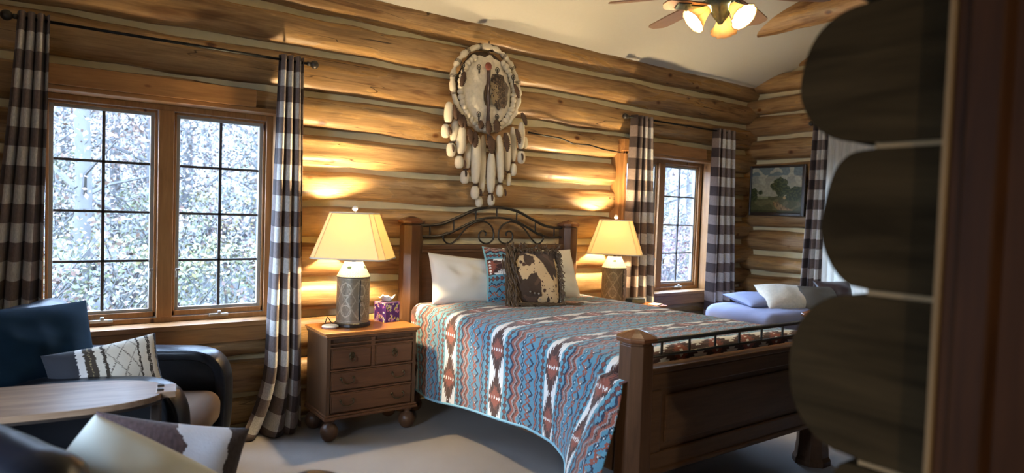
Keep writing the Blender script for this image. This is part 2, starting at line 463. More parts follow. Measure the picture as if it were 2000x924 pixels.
# right wall (gable)
root = empty('wall_right', (0, 0, 0), kind='structure')
mb = MB()
mb.box(CH_X, 6.45, -.2, 4.45, 0, WZ[0]); mb.box(CH_X, 6.45, -.2, 4.45, WZ[1], 2.80)
mb.box(CH_X, 6.45, -.2, W3[0], WZ[0], WZ[1]); mb.box(CH_X, 6.45, W3[1], 4.45, WZ[0], WZ[1])
mb.prism([(-.2, 2.80), (4.2, 2.80), (2.0, 3.72), (-.2, 2.85)], 'x', CH_X, 6.45)
mb.build('chinking', M['chink'], root)
RZ = [0.0, .12, .36, .60, .846, 1.06, 1.312, 1.56, 1.79, 2.02, 2.27, 2.50, 2.71, 2.94, 3.18, 3.42, 3.62]
def ceil_z(y): return 2.80+.4*(4.2-y) if y > 2.0 else 2.80+.88-.4*(2.0-y)
for i in range(len(RZ)-1):
    z0, z1 = RZ[i], RZ[i+1]
    y_hi = 4.2-(max(z1-.06, 2.80)-2.80)/.4 if z1 > 2.80 else 4.25
    y_lo = -.2 if z1 < 2.8 else max(-.2, 2.0-(2.0-(-.2))*1.0*(3.68-z1)/.88)
    if z1 > 2.8: y_hi = min(4.22, 4.2-(z0-.03-2.80)/.4)
    if z1 <= 2.0 and z0 >= .6: spans = [(W3[1]+.01, 4.25), (.3, W3[0]-.01)]
    else: spans = [(max(y_lo, .3), y_hi)]
    clip = [(W3[0]-.05, W3[1]+.05, 1.975, 9)] if 1.75 < z0 < 2.0 and z1 > 1.99 else ([(W3[0]-.05, W3[1]+.05, 0, .64)] if .6 < z1 < .7 or (z0 < .64 < z1) else None)
    for a, b in spans:
        mb = log_mesh(a, b, z0, z1, 40+i*1.3, 'y', CH_X, -1, depth=.10, clip=clip)
        if z1 > 2.7:
            mb.v = [(x, y, min(z, ceil_z(y)+.0)) for x, y, z in mb.v]
        mb.build('log', M['log_y'], root, smooth=True)
# left wall with its own window, out of view, that lets daylight in over the armchairs
mb = MB(); X0 = -1.35
mb.box(X0-.1, X0, .41, 4.34, 0, .68); mb.box(X0-.1, X0, .41, 4.34, 1.98, 3.8); mb.box(X0-.1, X0, .41, 1.50, .68, 1.98); mb.box(X0-.1, X0, 2.15, 4.34, .68, 1.98)
tag(mb.build('wall_left', M['trim_y']), kind='structure')
# ceiling
mb = MB()
mb.add([(-1.6, 4.5, ceil_z(4.5)), (6.6, 4.5, ceil_z(4.5)), (6.6, 2.0, ceil_z(2.0)), (-1.6, 2.0, ceil_z(2.0)), (-1.6, -.2, ceil_z(-.2)), (6.6, -.2, ceil_z(-.2)), (6.6, -3.4, ceil_z(-.2)), (-1.6, -3.4, ceil_z(-.2)), (-2.7, .45, ceil_z(-.2)), (-2.7, -3.4, ceil_z(-.2)), (-1.6, .45, ceil_z(-.2)+.001)],
       [(0,1,2,3), (3,2,5,4), (4,5,6,7), (8,10,7,9)])
tag(mb.build('ceiling', M['ceiling_paint'], solid=.06), kind='structure')
# log tie beam that comes out of the sloping ceiling
mb = MB(); bx, bz, br = 5.20, 3.17, .135
mb.tube([(bx+.02*nz(k*.6, 1, 1), 3.75-k*.12, bz+.01*nz(k*.5, 3, 1)) for k in range(28)], [br*(1+.06*nz(k*.4, 8, 2)) for k in range(28)], 20)
mb.v = [(x, y, min(z, ceil_z(y)-.0)) for x, y, z in mb.v]
tag(mb.build('ceiling_beam', M['log_y'], smooth=True), 'peeled log tie beam coming out of the sloping ceiling right of the fan', 'beam', kind='structure')
# front wall (camera stands in its doorway): round logs cut at the opening
root = empty('wall_front', (0, 0, 0), kind='structure')
XR = 1.10
FZ = [0.0, .08, .32, .56, 0.76, 1.005, 1.288, 1.528, 1.77, 2.01, 2.25, 2.50, 2.74, 2.98, 3.16]
bul = {5: .652, 6: .603, 7: .655, 4: .58}
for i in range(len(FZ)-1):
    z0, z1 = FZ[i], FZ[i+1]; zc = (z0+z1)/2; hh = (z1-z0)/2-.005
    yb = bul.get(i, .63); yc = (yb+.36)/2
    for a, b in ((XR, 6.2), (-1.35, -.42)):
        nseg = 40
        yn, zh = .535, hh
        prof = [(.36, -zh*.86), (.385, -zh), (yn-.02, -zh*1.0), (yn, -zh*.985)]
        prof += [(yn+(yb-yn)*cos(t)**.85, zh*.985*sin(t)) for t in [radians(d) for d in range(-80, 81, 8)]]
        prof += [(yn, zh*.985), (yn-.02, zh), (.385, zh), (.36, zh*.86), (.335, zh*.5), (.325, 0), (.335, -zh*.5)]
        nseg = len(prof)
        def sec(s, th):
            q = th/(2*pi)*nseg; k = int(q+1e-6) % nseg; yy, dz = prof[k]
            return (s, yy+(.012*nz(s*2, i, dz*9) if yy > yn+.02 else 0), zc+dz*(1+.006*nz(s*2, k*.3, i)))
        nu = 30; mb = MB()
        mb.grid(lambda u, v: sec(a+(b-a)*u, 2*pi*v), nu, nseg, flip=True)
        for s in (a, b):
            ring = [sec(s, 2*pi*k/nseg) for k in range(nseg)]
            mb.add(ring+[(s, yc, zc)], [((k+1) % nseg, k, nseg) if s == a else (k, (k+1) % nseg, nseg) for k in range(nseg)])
        mb.build('log', M['shaded_hall_log'], root, smooth=False)
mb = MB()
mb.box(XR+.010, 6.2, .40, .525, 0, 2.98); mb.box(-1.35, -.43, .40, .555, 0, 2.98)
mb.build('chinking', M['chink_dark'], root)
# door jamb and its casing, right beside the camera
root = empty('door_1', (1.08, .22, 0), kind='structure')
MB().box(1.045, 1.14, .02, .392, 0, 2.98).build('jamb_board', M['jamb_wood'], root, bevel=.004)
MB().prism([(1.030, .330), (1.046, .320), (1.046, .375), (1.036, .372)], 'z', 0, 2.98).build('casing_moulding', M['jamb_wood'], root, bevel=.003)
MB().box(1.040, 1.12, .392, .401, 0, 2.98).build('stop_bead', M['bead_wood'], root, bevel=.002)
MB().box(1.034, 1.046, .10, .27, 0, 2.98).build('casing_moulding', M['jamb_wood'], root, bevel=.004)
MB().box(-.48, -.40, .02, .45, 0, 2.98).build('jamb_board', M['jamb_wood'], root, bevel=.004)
# hall behind the camera
mb = MB(); mb.box(-2.7, 3.2, -3.4, -3.3, 0, 3.3); mb.box(3.1, 3.2, -3.3, .4, 0, 3.3); mb.box(-2.7, -2.6, -3.3, .45, 0, 3.3); mb.box(-2.6, -1.35, .41, .45, 0, 3.3)
tag(mb.build('wall_hall', M['hall_paint']), kind='structure')
MB().box(3.2, 6.5, -.25, -.2, 0, 3.7).build('wall_hall_side', M['hall_paint'])['kind'] = 'structure'

# ------------------------------------------------------------------ windows
def window(name, T, flipx=False):
    """local frame: x along wall 0..1.22, y 0 = trim face (room side), +y outwards, z absolute. T maps to world"""
    root = empty(name, (0, 0, 0), kind='structure')
    def B(nm, mat, boxes, bevel=.003, parent=root):
        mb = MB(); mb.M = T
        for b in boxes: mb.box(*b)
        return mb.build(nm, M[mat], parent, bevel=bevel)
    Wd = 1.22; z0, z1 = .69, 1.96
    ty = 'trim_x' if not flipx else 'trim_y'
    B('header_board', ty, [(-.06, 1.07 if not flipx else 1.3, -.035 if not flipx else .0, .06, z1+.012, 2.075)])
    B('jamb_board', 'trim_z', [(-.03, -.0, -.02, .16, z0, z1+.01)]); B('jamb_board', 'trim_z', [(Wd, Wd+.03, -.02, .16, z0, z1+.01)])
    B('head_board', ty, [(-.03, Wd+.03, -.02, .16, z1-.012, z1+.012)])
    B('sill', ty, [(-.05, Wd+.05, -.03, .16, z0-.03, z0)]); B('apron', ty, [(-.05, Wd+.05, -.02, .05, z0-.12, z0-.03)])
    fr = B('frame', 'trim_z', [(0, .045, .12, .18, z0, z1-.012), (Wd-.045, Wd, .12, .18, z0, z1-.012), (.045, Wd-.045, .12, .18, z1-.045, z1-.012), (.045, Wd-.045, .12, .18, z0, z0+.03)])
    B('mullion', 'trim_z', [(.575, .655, .11, .18, z0+.03, z1-.045)])
    for xa, xb in ((.05, .572), (.658, 1.172)):
        za, zb = z0+.034, z1-.048
        s = B('sash', 'trim_z', [(xa, xa+.014, .135, .18, za, zb), (xb-.014, xb, .135, .18, za, zb), (xa, xb, .135, .18, zb-.014, zb), (xa, xb, .135, .18, za, za+.03)])
        B('glazing_frame', 'grey_vinyl', [(xa+.014, xa+.034, .145, .175, za+.03, zb-.014), (xb-.034, xb-.014, .145, .175, za+.03, zb-.014), (xa+.034, xb-.034, .145, .175, zb-.032, zb-.014), (xa+.034, xb-.034, .145, .175, za+.03, za+.048)], .002, s)
        ga, gb, gc, gd = xa+.034, xb-.034, za+.048, zb-.032
        xm = (ga+gb)/2
        B('muntin', 'bronze_muntin', [(xm-.008, xm+.008, .152, .168, gc, gd)]+[(ga, gb, .152, .168, gc+(gd-gc)*k/4-.007, gc+(gd-gc)*k/4+.007) for k in (1, 2, 3)], 0, s)
        B('glass_pane', 'window_glass', [(ga, gb, .158, .162, gc, gd)], 0, s)
        ck = B('crank_handle', 'handle_steel', [(xm-.06, xm+.05, .105, .122, z0+.018, z0+.036), (xm-.012, xm+.008, .10, .118, z0+.034, z0+.052)], .004)
        lx = .545 if xa < .3 else .682
        B('lock_lever', 'handle_steel', [(lx-.006, lx+.006, .112, .124, z0+.26, z0+.30), (lx-.012, lx+.012, .104, .116, z0+.30, z0+.315)], .003)
    return root
window('window_1', Matrix.Translation((-.02, 4.12, 0)))
window('window_2', Matrix.Translation((4.205, 4.12, 0)))
window('window_3', Matrix.Translation((6.09, 3.38, 0)) @ Matrix.Rotation(radians(-90), 4, 'Z'), True)
# casing board left of window 2
MB().box(4.135, 4.185, 4.12, 4.235, .57, 2.03).build('trim_1', M['trim_z'], bevel=.003)['kind'] = 'structure'
MB().box(1.19, 1.225, 4.14, 4.235, .57, 2.03).build('trim_2', M['trim_z'], bevel=.003)['kind'] = 'structure'
mb = MB(); mb.tube([at(1032, 258, y=4.125)]+[at(x, y, y=4.125) for x, y in ((1060, 264), (1095, 270), (1120, 281), (1150, 283), (1180, 292), (1218, 299))], .006, 6)
tag(mb.build('wall_cable', M['black_iron'], smooth=True), 'thin black cable running along the logs right of the dreamcatcher', 'cable')

# ------------------------------------------------------------------ curtains and rods
def curtain(top, bot, ztop, zbot, yc, n, label, amp=.032, phase=0, along='x', cells=8, puddle=0, group=None, name='curtain', mat='buffalo_check'):
    (a0, a1), (b0, b1) = top, bot
    nu, nv = 90, 60
    H = ztop-zbot
    def fn(u, v):
        t = v**1.15
        s0 = a0+(b0-a0)*t; s1 = a1+(b1-a1)*t
        s = s0+(s1-s0)*u
        am = amp*(1+.5*v)
        ph = 2*pi*n*u+phase+.5*sin(v*2.3+u*3)
        d = am*sin(ph)+.010*sin(ph*2.1+1)*v
        s += .012*cos(ph)*(.4+v)
        z = ztop-H*v
        if puddle and v > .80:
            k = (v-.80)/.20
            s -= puddle*k*k*(1-u)*1.0
            d -= .10*k*k*(.4+.6*sin(ph*.5+1))
        z = max(z+.01*sin(ph)*v, .006)
        return (s, yc+d-(.02*v), z) if along == 'x' else (yc+d, s, z)
    mb = MB(); vs = [fn(i/nu, j/nv) for j in range(nv+1) for i in range(nu+1)]; fs = []; us = []
    for j in range(nv):
        for i in range(nu):
            a = j*(nu+1)+i; fs.append((a, a+nu+1, a+nu+2, a+1))
            w = lambda p, q: (p/nu*cells/2, q/nv*H/.188+.0)
            us.append((w(i, j), w(i, j+1), w(i+1, j+1), w(i+1, j)))
    mb.add(vs, fs, None, us)
    o = mb.build(name, M[mat], smooth=True, solid=.003)
    tag(o, label, 'curtain', group); return o
def X_(px, py, y=4.05): return at(px, py, y=y).x
c1l = curtain((X_(58, 40)-.05, X_(98, 100)), (X_(0, 400)-.02-.12, X_(78, 590)), 2.30, .01, 4.05, 3.5, 'brown and white checked curtain at far left, left of the big window', phase=1)
c1r = curtain((X_(545, 112), X_(594, 115)), (X_(514, 600), X_(592, 800)), 2.30, .0, 4.05, 3.5, 'checked curtain pooling on the carpet between the big window and the nightstand', phase=.3, puddle=.16)
c2l = curtain((X_(1237, 230), X_(1271, 230)), (X_(1205, 640), X_(1272, 640)), 2.285, .02, 4.05, 3.5, 'checked curtain lit yellow behind the right-hand table lamp', phase=2)
c2r = curtain((X_(1397, 255), X_(1432, 257)), (X_(1376, 620), X_(1430, 620)), 2.285, .02, 4.05, 3.5, 'checked curtain between the small window and the corner of the log walls', phase=1.2)
def Yx(px, py, x=6.06): return at(px, py, x=x).y
c3l = curtain((Yx(1622, 237), Yx(1594, 240)), (Yx(1605, 600), Yx(1561, 600)), 2.37, .02, 6.02, 3, 'checked curtain on the right wall beside the landscape painting', along='y', phase=1)
sheer = curtain((2.05, Yx(1620, 240)-.01), (2.08, Yx(1604, 600)), 2.36, .05, 6.045, 18, 'white sheer curtain glowing with daylight on the right wall', along='y', amp=.012, name='sheer_curtain', mat='sheer')
def rod(p0, p1, label, fin=(1, 1)):
    p0, p1 = Vector(p0), Vector(p1); t = (p1-p0).normalized()
    root = empty('curtain_rod', p0, label, 'curtain rod')
    mb = MB(); mb.tube([p0, p1], .008, 10); mb.build('rod', M['black_iron'], root, smooth=True)
    for p, s, f in ((p0, -1, fin[0]), (p1, 1, fin[1])):
        if not f: continue
        mb = MB(); mb.tube([p, p+t*s*.02], .013, 10); mb.ball(p+t*s*.045, .026, n=14, m=10); mb.build('finial', M['iron'], root, smooth=True)
    for k in (.04, .96):
        q = p0+(p1-p0)*k; w = Vector((0, .10, 0)) if abs(t.x) > .5 else Vector((.10, 0, 0))
        mb = MB(); mb.tube([q, q+w], .006, 8); mb.build('bracket', M['iron'], root)
    return root
rod((X_(45, 42)-.02, 4.05, 2.27), (X_(600, 130)+.0, 4.05, 2.27), 'black curtain rod with ball ends above the big window')
rod((X_(1228, 233), 4.05, 2.262), (X_(1425, 262), 4.05, 2.262), 'black curtain rod above the small window by the right lamp', (1, 0))
rod((6.02, Yx(1600, 245)+.01, 2.35), (6.02, 2.0, 2.35), 'dark curtain rod on the right wall above the sheer curtain', (1, 0))

# ------------------------------------------------------------------ patterns
def fr(x): return x-math.floor(x)
def h2(a, b): return fr(sin(a*127.1+b*311.7)*43758.5453)
TEAL, TEAL2, RUST, BROWN, NAVY, GREY, CREAM = (.085,.235,.315), (.13,.32,.38), (.27,.075,.045), (.060,.026,.020), (.022,.026,.048), (.19,.145,.125), (.74,.72,.66)
def quilt_col(p, w, P=.49):
    """p = place along the bed inside the repeating stripe, w = place across it"""
    q = .005; p = (math.floor(p/.004)+.5)*.004; w = (math.floor(w/q)+.5)*q
    d = p-P*round(p/P)                              # distance to the middle of the ikat band
    if abs(d) < .062:
        L = .27; k = (fr(w/L)-.5)*2                 # diamond along w
        jag = .016*(fr((p*1.0)/.012)-.5)
        hw = .055*(1-abs(k)**1.25)+.004
        kk = abs(w/L-round(w/L-.5)-.5)*L            # distance to the diamond middle
        kk = abs(fr(w/L)-.5)*L
        lim = .148*(1-(abs(d)/.068)**1.05)+.006+.046*(fr(abs(d)/.0121)-.5)
        if kk < .011 and fr((d+.056)/.0225) < .5*(1-kk/.011)+.12: return (.82,.78,.70)
        if kk < lim*.50-.012 and abs(d) < .048: return RUST if (kk < lim*.30 or h2(p, w) > .55) else (.17,.06,.04)
        if kk < lim: return BROWN if fr(abs(d)/.025) < .75 else (.13,.065,.05)
        return CREAM
    if abs(d) < .071: return TEAL2
    e = d if d > 0 else d+P                          # 0..P
    def col_dia(c):
        x = e-c; t = abs(fr(w/.034)-.5)*.034
        if abs(x) < .019:
            if abs(x)+t < .0155: return (.20,.06,.045) if fr(w/.068) < .5 else (.12,.05,.045)
            if abs(abs(x)+t-.0175) < .0025: return NAVY
            return TEAL if abs(x) < .010 else TEAL2
        return None
    for c in (.092, P-.092):
        r = col_dia(c)
        if r: return r
    tri = (abs(fr(w/.080)-.5)-.25)*4                 # -1..1
    def zz(c, a, wd, ph=0):
        t = (abs(fr(w/.080+ph)-.5)-.25)*4
        return abs(e-(c+a*t)) < wd
    if zz(.130, .015, .0080): return NAVY
    if zz(.148, .015, .0090): return RUST if h2(e//.005, w//.01) > .15 else GREY
    if zz(.162, .015, .0055): return (.30,.27,.26)
    if zz(.174, .015, .0075): return BROWN if h2(e, w) > .4 else GREY
    if zz(.189, .015, .0080): return RUST
    if zz(.201, .015, .0045): return (.30,.27,.26)
    # navy hollow chain
    t = abs(fr(w/.040)-.5)*.040; x = e-.226
    v = abs(x)*1.25+t
    if abs(x) < .018:
        if v < .005: return CREAM
        if .012 < v < .019: return NAVY
    # crossing lattice
    c0 = .278
    if zz(c0-.010, .026, .0085): return RUST
    if zz(c0+.010, .026, .0085, .5): return NAVY if e > c0 else RUST
    x = e-c0; t = abs(fr(w/.080+.25)-.5)*.080-0
    v = abs(x)+abs(t)*.8
    if v < .006: return CREAM
    if v < .017: return (.24,.20,.17)
    
    if zz(.340, .010, .0065, .25): return RUST
    if zz(.357, .010, .0050, .25): return NAVY
    return TEAL if h2(e//.02, w//.02) > .15 else (.10,.27,.36)

# ------------------------------------------------------------------ bed
HY, FY = 4.10, 2.00
HX, FX = (2.105, 3.545), (2.155, 3.665)
bed = empty('bed', (2.84, 3.05, 0), 'dark cherry four-post bed with iron scrollwork arch on the headboard', 'bed')
def octo(r, ch=.45):
    a = r; b = r*ch
    return [(a, -b), (a, b), (b, a), (-b, a), (-a, b), (-a, -b), (-b, -a), (b, -a)]
def post(x, y, h, w=.078):
    mb = MB(); vs = []
    lv = [(0, w*1.22), (.03, w*1.22), (.05, w*1.08), (.09, w*1.05), (.12, w), (h-.04, w*.92), (h-.038, w*.80), (h-.028, w*.80)]
    fs = []
    for z, r in lv: vs += [(x+a, y+b, z) for a, b in octo(r)]
    n = 8
    for i in range(len(lv)-1):
        for k in range(n): fs.append((i*n+k, i*n+(k+1) % n, (i+1)*n+(k+1) % n, (i+1)*n+k))
    fs.append(tuple(range(n))[::-1]); fs.append(tuple((len(lv)-1)*n+k for k in range(n)))
    mb.add(vs, fs)
    p = mb.build('post', M['cherry_z'], bed, bevel=.003)
    mb = MB(); vs = []; fs = []
    lv = [(h-.028, w*1.00), (h-.020, w*1.08), (h-.008, w*1.08), (h-.002, w*.96), (h+.012, w*.60), (h+.022, w*.22), (h+.024, .002)]
    for z, r in lv: vs += [(x+a, y+b, z) for a, b in octo(r, .5)]
    for i in range(len(lv)-1):
        for k in range(n): fs.append((i*n+k, i*n+(k+1) % n, (i+1)*n+(k+1) % n, (i+1)*n+k))
    fs.append(tuple(range(n))[::-1]); fs.append(tuple((len(lv)-1)*n+k for k in range(n)))
    mb.add(vs, fs); mb.build('post_cap', M['cherry_cap'], p, bevel=.002)
for x in HX: post(x, HY-.005, 1.325)
for x in FX: post(x, FY, .875)
# headboard
hx0, hx1 = HX[0]+.07, HX[1]-.07
mb = MB(); mb.box(hx0, hx1, HY-.03, HY+.03, .30, 1.115); mb.build('headboard_panel', M['cherry_x'], bed, bevel=.003)
mb = MB(); mb.box(hx0, hx1, HY-.045, HY+.04, 1.115, 1.15); mb.box(hx0, hx1, HY-.038, HY+.035, 1.09, 1.115); mb.build('headboard_rail', M['cherry_x'], bed, bevel=.005)
mb = MB(); mb.box(hx0+.14, hx1-.14, HY-.042, HY-.028, .62, 1.005); mb.build('headboard_moulding', M['cherry_x'], bed, bevel=.008)
# iron scrollwork, from the drawing of its left half mirrored about the middle
cxm = (HX[0]+HX[1])/2; hw = (hx1-hx0)/2
def smooth_curve(pts, k=8):
    out = []; n = len(pts)
    for i in range(n-1):
        p0, p1, p2, p3 = [Vector(pts[max(0, min(n-1, i+j))]) for j in (-1, 0, 1, 2)]
        for q in range(k):
            t = q/k
            out.append(.5*((2*p1)+(-p0+p2)*t+(2*p0-5*p1+4*p2-p3)*t*t+(-p0+3*p1-3*p2+p3)*t**3))
    out.append(Vector(pts[-1])); return out
up = [(-hw, 0, 1.285), (-hw*.86, 0, 1.287), (-hw*.70, 0, 1.305), (-hw*.50, 0, 1.355), (-hw*.28, 0, 1.410), (-.0, 0, 1.432), (hw*.28, 0, 1.410), (hw*.50, 0, 1.355), (hw*.70, 0, 1.305), (hw*.86, 0, 1.287), (hw, 0, 1.285)]
lo = [(-hw, 0, 1.208), (-hw*.80, 0, 1.208), (-hw*.62, 0, 1.235), (-hw*.45, 0, 1.285), (-hw*.25, 0, 1.335), (0, 0, 1.355), (hw*.25, 0, 1.335), (hw*.45, 0, 1.285), (hw*.62, 0, 1.235), (hw*.80, 0, 1.208), (hw, 0, 1.208)]
def S(pts): return [(cxm+p[0], HY+p[1], p[2]) for p in pts]
mb = MB(); mb.tube(smooth_curve(S(up)), .011, 10); mb.build('iron_arch', M['iron'], bed, smooth=True)
mb = MB(); mb.tube(smooth_curve(S(lo)), .009, 10); mb.build('iron_arch', M['iron'], bed, smooth=True)
def arc_z(pts, x):
    for a, b in zip(pts, pts[1:]):
        if a[0] <= x <= b[0]: return a[2]+(b[2]-a[2])*(x-a[0])/(b[0]-a[0])
    return pts[0][2]
for k in (-.88, -.58, -.29, 0, .29, .58, .88):
    x = hw*k; mb = MB(); mb.tube([(cxm+x, HY, arc_z(lo, x)), (cxm+x, HY, arc_z(up, x))], .006, 8); mb.build('iron_baluster', M['iron'], bed)
for s in (-1, 1):
    pts = [(.455,1.225),(.485,1.250),(.465,1.285),(.425,1.283),(.40,1.245),(.405,1.20),(.44,1.165),(.49,1.168),(.525,1.21)]
    pts = [(-.44,1.215),(-.41,1.235),(-.385,1.21),(-.40,1.175),(-.445,1.160)]
    # outer curl, long S over the top, inner curl
    crv = [(-.405,1.222),(-.425,1.236),(-.455,1.222),(-.462,1.195),(-.435,1.163),(-.395,1.155),(-.345,1.19),(-.29,1.25),(-.22,1.305),(-.13,1.325),(-.055,1.295),(-.022,1.235),(-.035,1.178),(-.09,1.155),(-.145,1.18),(-.155,1.225),(-.125,1.252),(-.095,1.238),(-.098,1.215)]
    mb = MB(); mb.tube(smooth_curve(S([(p[0]*s*-1 if s > 0 else p[0], 0, p[1]) for p in crv]), 6), .0065, 8); mb.build('iron_scroll', M['iron'], bed, smooth=True)
# footboard
fx0, fx1 = FX[0]+.07, FX[1]-.07
mb = MB(); mb.box(fx0, fx1, FY-.022, FY+.022, .25, .70); mb.build('footboard_panel', M['cherry_x'], bed, bevel=.003)
mb = MB(); mb.box(fx0, fx1, FY-.042, FY+.036, .695, .722); mb.build('footboard_rail', M['cherry_x'], bed, bevel=.006)
mb = MB(); mb.box(fx0, fx1, FY-.040, FY-.020, .62, .695); mb.box(fx0, fx1, FY-.040, FY-.02, .25, .335); mb.box(fx0, fx0+.07, FY-.040, FY-.02, .335, .62); mb.box(fx1-.07, fx1, FY-.040, FY-.02, .335, .62)
mb.build('footboard_frame', M['cherry_x'], bed, bevel=.006)
mb = MB(); mb.box(fx0+.105, fx1-.105, FY-.036, FY-.02, .365, .59); mb.build('footboard_moulding', M['cherry_x'], bed, bevel=.012)
mb = MB(); mb.box(fx0, fx1, FY-.050, FY+.03, .235, .262); mb.build('footboard_moulding', M['cherry_x'], bed, bevel=.008)
mb = MB(); mb.tube([(fx0, FY, .835), (fx1, FY, .835)], .011, 10); mb.build('iron_rail', M['iron'], bed, smooth=True)
mb = MB(); mb.tube([(fx0, FY, .765), (fx1, FY, .765)], .007, 8); mb.build('iron_rail', M['iron'], bed, smooth=True)
for k in range(7):
    x = fx0+(fx1-fx0)*(k+.5)/7; mb = MB(); mb.tube([(x, FY, .762), (x, FY, .835)], .006, 8); mb.build('iron_baluster', M['iron'], bed)
for a, b in zip(HX, FX):
    s = 1 if a < 2.5 else -1
    mb = MB(); mb.prism([(a+s*.0, HY-.06), (a+s*.03, HY-.06), (b+s*.03, FY+.06), (b, FY+.06)], 'z', .22, .40); mb.build('side_rail', M['cherry_x'], bed, bevel=.004)
mb = MB(); mb.prism([(HX[0]+.045, 4.05), (HX[1]-.045, 4.05), (FX[1]-.045, 2.10), (FX[0]+.045, 2.10)], 'z', .26, .725); mb.build('mattress', M['lavender_sheet'], bed, bevel=.05)

# quilt: one draped sheet
TOPZ = .752
def sstep(a, b, x):
    t = min(1, max(0, (x-a)/(b-a))); return t*t*(3-2*t)
def q_edge(y):                                     # left / right mattress edges at y
    k = (HY-y)/(HY-FY); return HX[0]+.005+k*.05, HX[1]+.02+k*.10
LA, LB = .60, .55                                   # drop lengths left, right
RC = .075
def quilt_pt(s, y):
    """s: arc length across, 0 at the left mattress edge (negative = the left drop)"""
    xl, xr = q_edge(y); W = xr-xl; D = HY-.13-y
    head = sstep(0, .25, D); foot = sstep(1.45, 1.92, D)
    puff = .016*nz(s*2.1, y*2.1, 3)+.004*nz(s*9, y*9, 1)
    def side(a, x0, sg, drop_max):
        """a = distance past the crown"""
        if a < RC*pi/2:
            th = a/RC; return x0-sg*RC*sin(th), TOPZ-RC+RC*cos(th)
        d = a-RC*pi/2
        wav = .020*nz(y*2.6, 1.5 if sg > 0 else 9, 4)+.016*sin(y*9+1)*sstep(.1, .5, d)
        return x0-sg*(RC+.015*d+wav*sstep(0, .35, d)+((.10*foot*sstep(.0, .5, d)+.055*sstep(2.22, 2.09, y)*1.0+.025*sin(y*26)*foot*sstep(.15, .6, d)) if sg > 0 else 0)), TOPZ-RC-d
    xl2, xr2 = xl+.02, xr-.02
    if s < 0:
        x, z = side(-s, xl2, 1, LA)
    elif s > xr2-xl2:
        x, z = side(s-(xr2-xl2), xr2, -1, LB)
    else:
        m = s/(xr2-xl2); x = xl2+s; z = TOPZ+.022*sin(pi*m)**.5*head+puff*min(1, 8*m, 8*(1-m))
    return [x, y, z]
hem = [(3.98, .18), (3.75, .165), (3.45, .20), (3.0, .245), (2.7, .27), (2.45, .25), (2.315, .225), (2.27, .07), (2.1, .03), (1.9, .02)]
def hem_z(y):
    for (a, p), (b, q) in zip(hem, hem[1:]):
        if a >= y >= b: return p+(q-p)*(a-y)/(a-b)
    return hem[0][1] if y > 3.98 else hem[-1][1]
